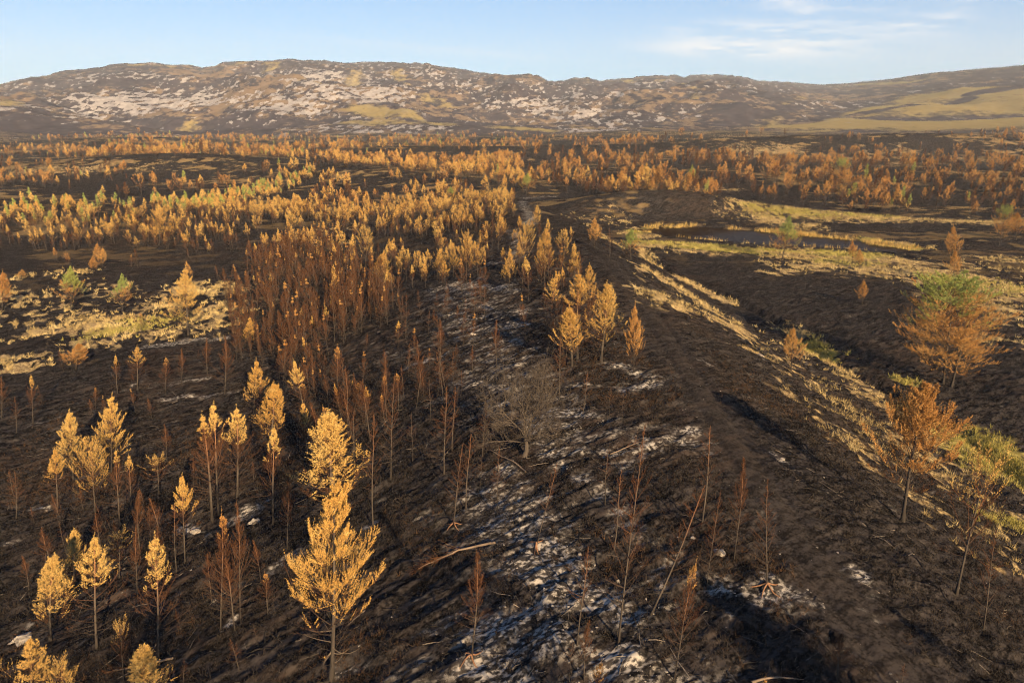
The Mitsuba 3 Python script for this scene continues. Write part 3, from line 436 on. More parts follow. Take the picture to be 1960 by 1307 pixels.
def hill_colour(p, n, uv):
    x, y, z = p.x, p.y, p.z
    mid = FB(x / 70, y / 90, z / 26, 4)
    fin = FB(x / 13, y / 22, z / 7, 3)
    low = FB(x / 260, y / 260, 2.0, 2)
    dot = N(x / 4.2, y / 7, z / 3.0)
    burnt = MIX((0.0156, 0.01326, 0.02028), (0.04836, 0.03744, 0.04212), fin)
    moor = MIX((0.0897, 0.05928, 0.04368), (0.1638, 0.117, 0.07176), fin)
    right = SS(0.12, 0.30, x / y)
    col = MIX(burnt, moor, SS(0.50, 0.60, mid * 0.33 + fin * 0.33 + dot * 0.14 + low * 0.2 - 0.03 * right) * 0.9)
    g = caps(x, y, HILL_GRASS)
    grass = SS(0.50, 0.72, g * 0.46 + mid * 0.45 + fin * 0.30 + dot * 0.14 - 0.18)
    hb = caps(x, y, HILL_BURNT)
    grass = grass * (1 - SS(0.5, 0.75, hb * 0.7 + mid * 0.5 - 0.1))
    col = MIX(col, MIX((0.156, 0.1209, 0.04524), (0.2262, 0.1755, 0.0741), fin * 0.6 + dot * 0.4), grass)
    r = caps(x, y, HILL_ROCK)
    cluster = FB(x / 120 + 7, y / 170, z / 34, 3)
    speck = FB(x / 8.5 + z / 9, y / 30, z / 6 - x / 17, 4)
    rock = SS(0.585, 0.635, r * 0.075 + cluster * 0.38 + speck * 0.62 + (1 - n.z) * 0.10 - 0.055 * right) * (1 - 0.85 * SS(0.3, 0.8, g))
    rc = MIX((0.105, 0.098, 0.104), (0.315, 0.292, 0.288), fin * 0.4 + dot * 0.6)
    col = MIX(col, rc, rock)
    # towards the plain, the colours of the burnt moor
    plain = 1 - SS(850.0, 1050.0, dr.sqrt(x * x + y * y))
    wild = FB(x / 26, y / 13, 9.0, 4) * 0.55 + FB(x / 3.5, y / 2.5, 2.0, 3) * 0.45
    pc = MIX(MIX((0.01716, 0.01482, 0.01482), (0.039, 0.0312, 0.02574), fin), MIX((0.156, 0.0975, 0.039), (0.2652, 0.195, 0.1014), dot), SS(0.53, 0.64, wild) * 0.85)
    return MIX(col, pc, plain)


scene['air'] = {'type': 'homogeneous', 'albedo': {'type': 'rgb', 'value': [0.78, 0.88, 1.0]}, 'sigma_t': HAZE}
scene['ground_cover'] = {'type': 'diffuse', 'reflectance': mikit.proc(ground_colour)}
scene['hill_cover'] = {'type': 'diffuse', 'reflectance': mikit.proc(hill_colour)}
scene['pond_water'] = {'type': 'principled', 'base_color': {'type': 'rgb', 'value': [0.020, 0.013, 0.009]}, 'roughness': 0.12, 'eta': 1.02}

# ------------------------------------------------------------------ ground, mountains, water, air


def sheet(rr, bearings, closed=False):
    R, B = np.meshgrid(rr, np.radians(bearings), indexing='ij')
    x, y = R * np.sin(B), R * np.cos(B)
    z = height(x, y)
    v = np.stack([x, y, z], -1).reshape(-1, 3)
    nr, nb = R.shape
    i, j = np.meshgrid(np.arange(nr - 1), np.arange(nb - 1), indexing='ij')
    q = np.stack([i * nb + j, i * nb + j + 1, (i + 1) * nb + j + 1, (i + 1) * nb + j], -1).reshape(-1, 4)
    return v, q


def join(parts):
    vs, fs, at = [], [], 0
    for v, f in parts:
        vs.append(v)
        fs.append(f + at)
        at += len(v)
    return np.vstack(vs), np.vstack(fs)


front = np.linspace(-50, 50, 721)
back = np.linspace(50, 310, 105)
near_r = np.concatenate([np.geomspace(9, 16, 20)[:-1], np.geomspace(16, 75, 330)[:-1], np.geomspace(75, 300, 150)[:-1], np.geomspace(300, 760, 70)])
back_r = np.concatenate([np.geomspace(9, 75, 60)[:-1], np.geomspace(75, 760, 60)])
far_r = np.concatenate([np.geomspace(760, 1000, 40)[:-1], np.geomspace(1000, 3050, 210)[:-1], np.geomspace(3050, 4600, 12)])
tip = sheet(np.array([0.01, 3, 6, 9.0]), np.linspace(0, 360, 121))


def struct(key, mesh, bsdf, smooth=True):
    scene[key] = mikit.ply(mesh, bsdf, smooth=smooth)
    labels[key] = {'label': STRUCT_LABELS[key], 'kind': 'structure', 'category': 'ground'}
    labels[key].pop('category')


STRUCT_LABELS = {'ground': 'burnt black moorland with ash and dry grass', 'hills': 'rocky burnt mountains along the skyline', 'pond': 'dark still pond ringed with dry reeds'}
struct('ground', join([sheet(near_r, front), sheet(back_r, back), tip]), 'ground_cover')
struct('hills', join([sheet(far_r, front), sheet(np.geomspace(760, 4600, 40), back)]), 'hill_cover')
ang = np.linspace(0, 2 * np.pi, 97)[:-1]
ring = []
for a in ang:
    u, v = np.cos(a) * POND[2] * 1.35, np.sin(a) * POND[3] * 1.45
    ring.append([POND[0] + 0.88 * u + 0.475 * v, POND[1] - 0.475 * u + 0.88 * v, WATER_Z])
ring = np.array(ring + [[POND[0], POND[1], WATER_Z]])
k = np.arange(96)
struct('pond', (ring, np.stack([k, (k + 1) % 96, k * 0 + 96], 1)), 'pond_water', False)
if HAZE > 0:
    scene['haze'] = {'type': 'cube', 'to_world': T().translate([0, 0, 190]).scale([5000, 5000, 235]), 'bsdf': {'type': 'null'}, 'interior': {'type': 'ref', 'id': 'air'}}
    labels['haze'] = {'label': 'thin blue air between the camera and the mountains', 'kind': 'stuff'}

# ------------------------------------------------------------------ trees: prototypes

UP = np.array([0, 0, 1.0])


def unit(v):
    return v / (np.linalg.norm(v, axis=-1, keepdims=True) + 1e-12)


def tubes(P, R, sides=3):
    """Polylines P (m, k, 3) with radii R (m, k) as thin tubes."""
    m, k, _ = P.shape
    d = unit(P[:, -1] - P[:, 0])
    a = unit(np.cross(d, np.where(np.abs(d[:, 2:]) < 0.9, UP, np.array([1.0, 0, 0]))))
    b = np.cross(d, a)
    w = np.arange(sides) * 2 * np.pi / sides
    ring = np.cos(w)[None, :, None] * a[:, None] + np.sin(w)[None, :, None] * b[:, None]
    v = P[:, :, None] + R[:, :, None, None] * ring[:, None]
    i, j, s = np.meshgrid(np.arange(m), np.arange(k - 1), np.arange(sides), indexing='ij')
    s2 = (s + 1) % sides
    at = lambda jj, ss: (i * k + jj) * sides + ss
    q = np.stack([at(j, s), at(j, s2), at(j + 1, s2), at(j + 1, s)], -1).reshape(-1, 4)
    return v.reshape(-1, 3), np.vstack([q[:, [0, 1, 2]], q[:, [0, 2, 3]]])


def brush(rng, P, D, L, n, length, width, spread=0.85, droop=0.0):
    """Shoots at P along D, each a brush of n needle tufts."""
    m = len(P)
    if m == 0:
        return np.zeros((0, 3)), np.zeros((0, 3), int)
    u = rng.random((m, n)) ** 0.8
    rad = rng.normal(size=(m, n, 3))
    rad = unit(rad - (rad * D[:, None]).sum(-1, keepdims=True) * D[:, None])
    d = unit(D[:, None] * 0.75 + rad * spread - UP * droop)
    c = P[:, None] + D[:, None] * (L[:, None] * u)[..., None]
    ln = (length * (0.65 + 0.7 * rng.random((m, n))) * (1.05 - 0.45 * u))[..., None]
    side = unit(np.cross(d, rng.normal(size=(m, n, 3)))) * width * (0.7 + 0.6 * rng.random((m, n, 1)))
    v = np.stack([c - side, c + side, c + d * ln], 2).reshape(-1, 3)
    return v, np.arange(m * n * 3).reshape(-1, 3)


def mesh_of(parts):
    parts = [p for p in parts if len(p[1])]
    return join(parts) if parts else None


BARK = np.array([(0.026, 0.023, 0.022), (0.072, 0.060, 0.052), (0.16, 0.105, 0.07), (0.21, 0.105, 0.060)])


def bark(v, H, lo, hi, rng):
    """Charred at the foot, grey above, orange where the upper bark flakes."""
    t = v[:, 2] / H
    k = np.clip((t - lo) / (hi - lo), 0, 1)
    c = BARK[0] * (1 - sstep(-0.1, 0.22, k))[:, None] + BARK[1] * (sstep(-0.1, 0.22, k) * (1 - sstep(0.45, 1.0, k)))[:, None] + BARK[3] * sstep(0.45, 1.0, k)[:, None]
    return c * (0.75 + 0.5 * rng.random((len(v), 1)))


def stem(rng, H, r0, bend=0.02, sides=7, k=12):
    t = np.linspace(0, 1, k)
    ph = rng.random(2) * 6.28
    x = bend * H * (np.sin(t * 3.1 + ph[0]) - np.sin(ph[0])) * t
    y = bend * H * (np.sin(t * 2.7 + ph[1]) - np.sin(ph[1])) * t
    x, y = x - t * x[-1], y - t * y[-1]
    p = np.stack([x, y, t * H], 1)
    r = r0 * (1 - t) ** 0.85 * 0.85 + 0.007
    r[0] *= 1.45
    p = np.vstack([[p[0] - [0, 0, 0.35]], p])
    return p, np.concatenate([[r[0] * 1.25], r])


def pine(seed, H=6.0, R=1.1, lo=0.2, needles=0.3, gold=0.5, green=9.0, shape='cone', gap=0.36, per=5, twigs=6, shoots=2, n=20, nl=0.085, nw=0.009, rise=35.0, r0=0.075, sparse=1.0,
         bare_len=0.8, rust_n=0.5, orange=(0.1, 0.8), bend=0.012, twig_w=0.006, top_gap=0.0, curl=25.0, lopsided=0.0, finger=1.0, inner=0.36):
    """One pine as {part: (mesh, colours or None)}: bare twigs up to the height fraction needles, brown needles up to gold, golden ones up to green, green ones above."""
    rng = np.random.default_rng(seed)
    tp, tr = stem(rng, H, r0, bend)
    tv, tf = tubes(tp[None], tr[None], 7)
    out = {'trunk': ((tv, tf), bark(tv, H, orange[0], orange[1], rng))}
    zs = np.arange(lo * H, 0.97 * H, gap)
    zs = np.where(zs > 0.8 * H, zs, zs + rng.normal(size=len(zs)) * gap * 0.22)
    bz, baz, bl, bel, bt = [], [], [], [], []
    side = rng.random() * 6.28
    for z in zs:
        t = (z - lo * H) / (H * (1 - lo))
        if shape == 'cone':
            p = (1 - t) ** 0.95 * (0.70 + 0.30 * min(1, t * 5)) + 0.05 * (1 - t)
        elif shape == 'flame':
            p = (1 - t) ** 0.8 * (0.45 + 0.55 * min(1, t * 3.0))
        elif shape == 'dome':
            p = math.sqrt(max(0.02, 1 - t ** 2.2)) * (0.6 + 0.4 * min(1, t * 2.5))
        else:                                   # 'spire': slim, with a tuft on top
            p = (0.45 + 0.55 * (1 - t)) * (1 - 0.6 * t ** 4)
        k = max(2, int(round(per + rng.normal() * 0.8)))
        a0 = rng.random() * 6.28
        for q in range(k):
            if rng.random() > sparse:
                continue
            az = a0 + q * 6.28 / k + rng.normal() * 0.3
            bz.append(z + rng.normal() * gap * 0.12)
            baz.append(az)
            low = z / H < needles
            bl.append(max(0.08, 1.32 * R * p * (0.55 + 0.75 * rng.random()) * (1 + lopsided * math.cos(az - side)) * (bare_len if low else 1)))
            bel.append(math.radians((rise * 0.55 if low else rise) + 28 * t + rng.normal() * 9))
            bt.append(z / H)
    bz, baz, bl, bel, bt = map(np.array, (bz, baz, bl, bel, bt))
    m, K = len(bz), 5
    s = np.linspace(0, 1, K)
    cu = np.radians(np.where(bt < needles, 6.0, curl))[:, None]
    el = np.clip(bel[:, None] + cu * (s[None] - 0.3), -0.6, 1.45)
    azs = baz[:, None] + (rng.normal(size=(m, 1)) * 0.25) * s[None]
    d = np.stack([np.cos(azs) * np.cos(el), np.sin(azs) * np.cos(el), np.sin(el)], -1)
    base = np.stack([np.interp(bz, tp[:, 2], tp[:, 0]), np.interp(bz, tp[:, 2], tp[:, 1]), bz], -1)
    step = (bl / (K - 1))[:, None, None] * (d[:, :-1] + d[:, 1:]) / 2
    P = np.concatenate([base[:, None], base[:, None] + np.cumsum(step, 1)], 1)
    br = (0.006 + 0.011 * bl / max(R, 0.3))[:, None] * (1 - 0.8 * s[None]) * (twig_w / 0.006)
    tw = [tubes(P, br, 3)]
    # side twigs
    ss = inner + (0.98 - inner) * (np.arange(twigs)[None] + rng.random((m, twigs))) / twigs
    idx = ss * (K - 1)
    i0 = np.minimum(idx.astype(int), K - 2)
    f = (idx - i0)[..., None]
    ar = np.arange(m)[:, None]
    tb = P[ar, i0] * (1 - f) + P[ar, i0 + 1] * f
    td = d[ar, i0]
    sgn = np.where((np.arange(twigs)[None] + (rng.random((m, 1)) > 0.5)) % 2 == 0, 1.0, -1.0)[..., None]
    lat = np.cross(td, UP)
    tdir = unit(td * 0.75 + unit(lat) * sgn * (0.55 + 0.3 * rng.random((m, twigs, 1))) + UP * (0.18 + 0.2 * rng.normal(size=(m, twigs, 1))))
    tl = (0.06 + 0.46 * (1.05 - ss) * bl[:, None]) * (0.7 + 0.6 * rng.random((m, twigs)))
    te = tb + tdir * tl[..., None] + UP * (tl * 0.12)[..., None]
    mid = (tb + te) / 2 + UP * (-0.04 * tl)[..., None]
    TP = np.stack([tb, mid, te], 2).reshape(-1, 3, 3)
    tw.append(tubes(TP, np.tile(np.array([[0.0055, 0.004, 0.0015]]), (len(TP), 1)) * (twig_w / 0.006), 3))
    twv, twf = mesh_of(tw)
    # fine twigs are rust-brown high up, dark below
    k = np.clip(twv[:, 2] / H, 0, 1)
    fine = rng.random((len(twv), 1)) * 0.5 + 0.75
    tc = (np.array([0.040, 0.032, 0.028]) * (1 - sstep(0.15, 0.75, k))[:, None] + np.array([0.090, 0.043, 0.025]) * sstep(0.15, 0.75, k)[:, None]) * fine
    out['twig_crown'] = ((twv, twf), tc)
    # needle shoots: brushes that clothe the outer branch and each side twig, ends turned up
    sp, sd, sl, st = [], [], [], []
    for q in range(2, K - 1):
        sp.append(P[:, q]), sd.append(unit(P[:, q + 1] - P[:, q] + UP * 0.02)), sl.append(np.linalg.norm(P[:, q + 1] - P[:, q], axis=1) * 1.05), st.append(bt)
    tip = P[:, -1]
    sp.append(tip - d[:, -1] * 0.03), sd.append(unit(d[:, -1] + UP * 0.7)), sl.append((0.16 + 0.16 * rng.random(m)) * finger), st.append(bt)
    hang = 0.45 if curl > 0 else -0.3
    for q in range(shoots):
        w = 0.22 + 0.5 * q / max(1, shoots)
        c = tb + (te - tb) * w
        sp.append(c.reshape(-1, 3)), sd.append(unit(tdir + UP * (hang + 0.25 * q) + rng.normal(size=tdir.shape) * 0.15).reshape(-1, 3))
        sl.append((tl * (1.0 - w * 0.5) + 0.08 * finger).reshape(-1)), st.append(np.repeat(bt, twigs))
    # leader
    lead = 4
    sp.append(np.tile(tp[-1], (lead, 1)) - UP * np.linspace(0.05, 0.5, lead)[:, None]), sd.append(unit(np.tile(UP, (lead, 1)) + rng.normal(size=(lead, 3)) * 0.06)), sl.append(np.full(lead, 0.34)), st.append(np.ones(lead) * 0.999)
    sp, sd, sl, st = np.vstack(sp), np.vstack(sd), np.concatenate(sl), np.concatenate(st)
    sl = sl * np.where(st < 0.999, 1.12 - 0.62 * np.clip((st - 0.5) / 0.5, 0, 1), 1.0)
    jit = st + rng.normal(size=len(st)) * 0.045
    patch = meshkit.noise(sp * 1.1 + seed * 3.7, seed)
    jit = jit + (patch - 0.5) * 0.16
    g = jit + (meshkit.noise(sp * 0.8 + seed, seed + 5) - 0.5) * 0.42 - 0.05 * sp[:, 0] / max(R, 0.5) > green
    y = (jit > gold) & ~g
    r = (jit > needles) & ~g & ~y & (rng.random(len(st)) < rust_n)
    for part, sel, nn, dr_ in (('green_crown', g, n, 0.0), ('needle_crown', y, n, 0.0), ('brown_crown', r, max(3, int(n * 0.55)), 0.35)):
        if sel.sum():
            out[part] = (brush(rng, sp[sel], sd[sel], sl[sel], nn, nl, nw, droop=dr_), None)
    return out


def tone(a, b, c, seed):
    """Needle colour: from tree to tree and from shoot to shoot between a, b and c."""
    def fn(p, nrm, uv):
        k = N(p.x / 2.6 + seed, p.y / 2.6, 3.0)
        s = N(p.x * 2.6, p.y * 2.6, p.z * 2.6 + seed)
        f = N(p.x * 23, p.y * 23, p.z * 23)
        col = MIX(MIX(a, b, SS(0.25, 0.75, k * 0.6 + s * 0.4)), c, SS(0.62, 0.85, s * 0.7 + f * 0.3) * 0.8)
        return col * (0.72 + 0.56 * f)
    return {'type': 'twosided', 'bsdf': {'type': 'diffuse', 'reflectance': mikit.proc(fn)}}


COLOURED = {'type': 'twosided', 'bsdf': {'type': 'diffuse', 'reflectance': {'type': 'mesh_attribute', 'name': 'vertex_color'}}}
scene['bark'] = COLOURED
scene['needles_gold'] = tone((0.500, 0.340, 0.122), (0.450, 0.268, 0.082), (0.550, 0.405, 0.170), 1)
scene['needles_rust'] = tone((0.420, 0.245, 0.090), (0.345, 0.175, 0.060), (0.480, 0.310, 0.125), 2)
scene['needles_brown'] = tone((0.080, 0.040, 0.022), (0.058, 0.030, 0.019), (0.145, 0.070, 0.032), 3)
scene['needles_green'] = tone((0.20, 0.25, 0.085), (0.28, 0.31, 0.09), (0.14, 0.19, 0.07), 4)
NEEDLES = {'green_crown': 'needles_green', 'needle_crown': 'needles_gold', 'brown_crown': 'needles_brown'}

PROTO = {}


def proto(name, needle='needles_gold', **kw):
    group = {'type': 'shapegroup'}
    parts = pine(**kw)
    for part, (mesh, colour) in parts.items():
        group[part] = mikit.ply(mesh, 'bark' if colour is not None else (needle if part == 'needle_crown' else NEEDLES[part]), smooth=(part == 'trunk'), color=colour)
    scene['kind_' + name] = group
    spread = np.concatenate([np.hypot(v[0][:, 0], v[0][:, 1]) for k, v in ((k, m[0]) for k, m in parts.items()) if k != 'trunk' and (k != 'twig_crown' or len(parts) < 3 or 'bare' in name or 'brown' in name)])
    PROTO[name] = kw.get('H', 6.0), float(np.percentile(spread, 96))


# near trees
G = dict(H=6, n=30, nl=0.075, nw=0.0065, r0=0.06, finger=1.2, gap=0.42, bare_len=0.75)
proto('gold_0', seed=1, R=1.75, lo=0.07, needles=0.13, gold=0.2, shape='cone', rise=34, per=6, rust_n=0.7, **G)
proto('gold_1', seed=2, R=1.9, lo=0.06, needles=0.13, gold=0.21, shape='cone', rise=46, curl=32, per=5, rust_n=0.7, **G)
proto('gold_2', seed=3, R=1.9, lo=0.07, needles=0.16, gold=0.27, shape='flame', rise=54, curl=38, per=5, rust_n=0.8, inner=0.3, **{**G, 'finger': 1.5})
proto('gold_3', seed=4, R=1.9, lo=0.08, needles=0.18, gold=0.29, shape='dome', rise=30, per=5, rust_n=0.7, lopsided=0.2, **G)
Q = dict(H=6, n=22, nl=0.075, nw=0.0065, r0=0.055, gap=0.42, bare_len=0.85, twigs=7, shoots=1)
proto('half_0', seed=11, R=1.6, lo=0.1, needles=0.3, gold=0.60, shape='cone', rise=36, rust_n=0.55, **Q)
proto('half_1', seed=12, R=1.5, lo=0.1, needles=0.35, gold=0.70, shape='flame', rise=44, rust_n=0.5, **Q)
proto('half_2', seed=13, R=1.5, lo=0.12, needles=0.38, gold=0.54, shape='cone', rise=38, rust_n=0.4, sparse=0.8, **{**Q, 'finger': 1.3, 'shoots': 2})
proto('tip_0', seed=21, R=1.35, lo=0.12, needles=0.45, gold=0.86, shape='cone', rise=40, rust_n=0.45, **{**Q, 'n': 14, 'twigs': 9})
proto('tip_1', seed=22, R=1.3, lo=0.12, needles=0.5, gold=0.91, shape='flame', rise=44, rust_n=0.5, **{**Q, 'n': 14, 'twigs': 9})
B = dict(bend=0.028, H=6, n=12, nl=0.08, nw=0.0065, r0=0.048, gap=0.40, bare_len=0.9, twigs=12, shoots=1, gold=2)
proto('brown_0', seed=31, R=1.45, lo=0.12, needles=0.34, shape='cone', rise=42, rust_n=0.6, **B)
proto('brown_1', seed=32, R=1.3, lo=0.14, needles=0.42, shape='flame', rise=48, rust_n=0.5, **B)
proto('brown_2', seed=33, R=1.5, lo=0.12, needles=0.36, shape='cone', rise=38, rust_n=0.65, needle='needles_rust', **{**B, 'gold': 0.8})
proto('brown_3', seed=34, R=1.25, lo=0.16, needles=0.55, shape='flame', rise=44, rust_n=0.4, lopsided=0.4, **{**B, 'bend': 0.04})
D = dict(H=6, n=7, nl=0.08, nw=0.006, r0=0.052, gap=0.40, bare_len=1.0, twigs=9, shoots=1, gold=2)
proto('bare_0', seed=41, R=1.3, lo=0.16, needles=0.84, shape='cone', rise=44, rust_n=0.35, per=4, bend=0.02, orange=(0.05, 1.2), **D)
proto('bare_1', seed=42, R=1.15, lo=0.2, needles=0.9, shape='flame', rise=46, rust_n=0.3, per=3, bend=0.03, sparse=0.8, orange=(0.05, 0.95), **D)
proto('bare_2', seed=43, R=0.9, lo=0.25, needles=0.95, shape='cone', rise=40, rust_n=0.2, per=3, bend=0.025, sparse=0.65, orange=(0.3, 1.6), **D)
L = dict(n=36, nl=0.085, nw=0.009, needle='needles_rust', finger=1.5, gap=0.45, orange=(0.05, 2.2))
proto('green_0', seed=51, H=8, R=2.9, lo=0.14, needles=0.18, gold=0.24, green=0.6, shape='dome', rise=38, curl=34, r0=0.08, twigs=9, **L)
proto('green_1', seed=52, H=7, R=2.2, lo=0.12, needles=0.16, gold=0.22, green=0.38, shape='cone', rise=42, curl=30, r0=0.075, twigs=8, **L)
proto('orange_0', seed=61, H=8, R=3.1, lo=0.2, needles=0.27, gold=0.34, shape='flame', rise=48, curl=34, r0=0.09, twigs=10, per=6, shoots=3, rust_n=0.9, inner=0.3, **L)
proto('orange_1', seed=62, H=6, R=1.7, lo=0.06, needles=0.12, gold=0.2, shape='cone', rise=44, curl=30, r0=0.06, rust_n=0.8, **{**L, 'gap': 0.42})
proto('orange_2', seed=63, H=6, R=2.0, lo=0.22, needles=0.34, gold=0.62, shape='dome', rise=38, r0=0.065, twigs=8, shoots=1, rust_n=0.5, sparse=0.7, **{**L, 'needle': 'needles_gold', 'n': 14})
proto('gold_hero', seed=5, R=2.5, lo=0.10, needles=0.27, gold=0.32, shape='cone', rise=24, curl=44, per=5, twigs=12, shoots=3, sparse=0.95, inner=0.25, rust_n=0.6, **{**G, 'H': 8, 'n': 38, 'r0': 0.11, 'finger': 1.6, 'gap': 0.50, 'nl': 0.07, 'bare_len': 0.55, 'orange': (0.05, 2.2)})
proto('green_twin', seed=53, H=9, R=2.7, lo=0.14, needles=0.18, gold=0.22, green=0.66, shape='dome', rise=14, curl=26, r0=0.085, per=8, twigs=10, shoots=3, inner=0.25, sparse=0.92, **{**L, 'gap': 0.36})
hero, hg = scene['kind_gold_hero'], np.random.default_rng(55)
for b_ in range(9):                       # bare lower limbs of the big foreground pine, each a part
    az_, z_ = b_ * 2.4 + hg.normal() * 0.3, 0.6 + 1.7 * hg.random()
    s_ = np.linspace(0, 1, 7)
    l_ = 0.7 + 0.9 * hg.random()
    p_ = np.stack([np.cos(az_ + 0.5 * s_) * s_ * l_, np.sin(az_ + 0.5 * s_) * s_ * l_, z_ + l_ * (-0.25 * s_ + 0.45 * s_ ** 2.5)], 1)
    tv_, tf_ = tubes(p_[None], (0.020 * (1.05 - 0.85 * s_))[None], 5)
    hero['branch' if b_ == 0 else f'branch_{b_:03d}'] = mikit.ply((tv_, tf_), 'bark', smooth=True, color=np.tile([[0.11, 0.088, 0.07]], (len(tv_), 1)))
two = scene['kind_green_twin']
tp_, tr_ = stem(np.random.default_rng(9), 7.0, 0.085, 0.012)
tp_ = tp_ + np.stack([0.45 + 0 * tp_[:, 0] + 0.10 * tp_[:, 2], 0.15 + 0 * tp_[:, 0], 0 * tp_[:, 0]], 1)
tv_, tf_ = tubes(tp_[None], tr_[None], 7)
two['trunk_001'] = mikit.ply((tv_, tf_), 'bark', smooth=True, color=bark(np.maximum(tv_, 0.01), 7.0, 0.05, 2.2, np.random.default_rng(1)))
# middle distance
MIDK = dict(r0=0.06, orange=(0.1, 1.8), H=6, n=13, nl=0.14, nw=0.018, twigs=4, shoots=1, gap=0.5, per=5, twig_w=0.010, finger=1.3)
proto('mid_gold_0', seed=71, R=1.53, lo=0.10, needles=0.18, gold=0.28, shape='cone', **MIDK)
proto('mid_gold_1', seed=72, R=1.49, lo=0.12, needles=0.24, gold=0.40, shape='flame', rise=48, **MIDK)
proto('mid_gold_2', seed=73, R=1.61, lo=0.12, needles=0.3, gold=0.40, shape='dome', lopsided=0.3, **MIDK)
proto('mid_half_0', seed=74, R=1.6, lo=0.12, needles=0.32, gold=0.58, shape='flame', rise=44, **MIDK)
proto('mid_half_1', seed=75, R=1.55, lo=0.12, needles=0.36, gold=0.66, shape='cone', **MIDK)
proto('mid_orange_0', seed=76, R=1.9, lo=0.10, needles=0.2, gold=0.34, shape='cone', needle='needles_rust', **MIDK)
proto('mid_orange_1', seed=77, R=2.0, lo=0.14, needles=0.28, gold=0.46, shape='dome', lopsided=0.3, needle='needles_rust', **MIDK)
proto('mid_green_0', seed=78, R=1.6, lo=0.16, needles=0.2, gold=0.26, green=0.5, shape='flame', needle='needles_rust', **MIDK)
proto('mid_green_1', seed=79, R=1.4, lo=0.16, needles=0.2, gold=0.26, green=0.42, shape='cone', needle='needles_gold', **MIDK)
MIDB = dict(bend=0.03, r0=0.045, orange=(0.3, 1.6), H=6, n=7, nl=0.16, nw=0.020, twigs=8, shoots=1, gap=0.5, per=4, twig_w=0.011, rust_n=0.6)
proto('mid_brown_0', seed=81, R=1.5, lo=0.12, needles=0.36, gold=2, shape='cone', rise=42, **MIDB)
proto('mid_brown_1', seed=82, R=1.3, lo=0.14, needles=0.42, gold=2, shape='flame', rise=45, **MIDB)
proto('mid_brown_2', seed=83, R=1.5, lo=0.12, needles=0.4, gold=0.9, shape='cone', rise=38, needle='needles_rust', **MIDB)
proto('mid_bare_0', seed=84, R=1.3, lo=0.16, needles=0.8, gold=2, shape='cone', **{**MIDB, 'rust_n': 0.4})
# far off
FARK = dict(r0=0.06, orange=(0.3, 1.8), H=6, n=6, nl=0.36, nw=0.065, twigs=1, shoots=1, gap=0.55, per=4, twig_w=0.02)
proto('far_gold_0', seed=91, R=1.8, lo=0.12, needles=0.2, gold=0.3, shape='cone', **FARK)
proto('far_gold_1', seed=92, R=1.8, lo=0.14, needles=0.26, gold=0.40, shape='flame', **FARK)
proto('far_orange_0', seed=93, R=1.9, lo=0.12, needles=0.2, gold=0.34, shape='cone', needle='needles_rust', **FARK)
proto('far_orange_1', seed=94, R=2.0, lo=0.16, needles=0.28, gold=0.46, shape='dome', needle='needles_rust', **FARK)
proto('far_green_0', seed=95, R=1.3, lo=0.2, needles=0.25, gold=0.34, green=0.6, shape='flame', **FARK)
proto('far_brown_0', seed=96, R=1.4, lo=0.2, needles=0.3, gold=2, shape='flame', rise=42, **{**FARK, 'rust_n': 0.8})
proto('far_brown_1', seed=97, R=1.4, lo=0.2, needles=0.4, gold=0.85, shape='cone', rise=42, needle='needles_rust', **{**FARK, 'rust_n': 0.7})

# ------------------------------------------------------------------ trees: where they stand
CATEGORY = 'tree'
made = {}


def numbered(name):
    made[name] = made.get(name, 0) + 1
    return name if made[name] == 1 else f'{name}_{made[name] - 1:03d}'


def plant(key, kind, x, y, h, wide, turn, lean=(0.0, 0.0), sink=0.05, half=0.0):
    """One tree of a prototype: h metres tall, wide times as broad as it would be at that height, its top moved by lean (metres)."""
    H, R = PROTO[kind]
    s = h / H
    if half:
        wide = min(max(half / (R * s), 0.5), 2.3)
    m = np.eye(4)
    m[0, 2], m[1, 2] = lean[0] / h, lean[1] / h
    z = float(height(np.array([x]), np.array([y]))[0]) - sink
    t = T().translate([x, y, z]) @ T(m) @ T().rotate([0, 0, 1], turn) @ T().scale([s * wide, s * wide, s])
    scene[key] = {'type': 'instance', 'to_world': t, 'shapegroup': {'type': 'ref', 'id': 'kind_' + kind}}


NAME = {'gold': 'scorched_pine', 'half': 'scorched_pine', 'tip': 'scorched_pine', 'orange': 'rust_pine', 'green': 'green_topped_pine', 'brown': 'burnt_pine', 'bare': 'bare_pine'}


def family(kind):
    return next(f for f in NAME if f in kind)


for i, (kind, x, y, h, half, lx, label) in enumerate(TREES):
    key = numbered(NAME[family(kind)])
    plant(key, kind, x, y, h, 1.0, (i * 137.5) % 360, (lx, 0.0), half=half)
    labels[key] = {'label': label, 'category': CATEGORY}
    if 'roots' in label or 'orange foot' in label or 'rusty tip beside' in label:
        g = np.random.default_rng(300 + i)
        for q in range(5):                  # roots laid bare by the fire
            az, s_, l_ = q * 1.26 + g.normal() * 0.25, np.linspace(0, 1, 6), 0.45 + 0.4 * g.random()
            rx, ry = x + np.cos(az + 0.4 * s_) * s_ * l_, y + np.sin(az + 0.4 * s_) * s_ * l_
            rz = height(rx, ry) + 0.16 * (1 - s_) ** 2 - 0.02 * s_
            tv_, tf_ = tubes(np.stack([rx, ry, rz], 1)[None], (0.040 * (1.05 - 0.8 * s_))[None], 5)
            scene[numbered(key + '__root')] = mikit.ply((tv_, tf_), 'bark', smooth=True, color=np.tile([[0.19, 0.105, 0.065]], (len(tv_), 1)))

# stands of trees, from polygons on the ground (density per square metre)
rng = np.random.default_rng(7)


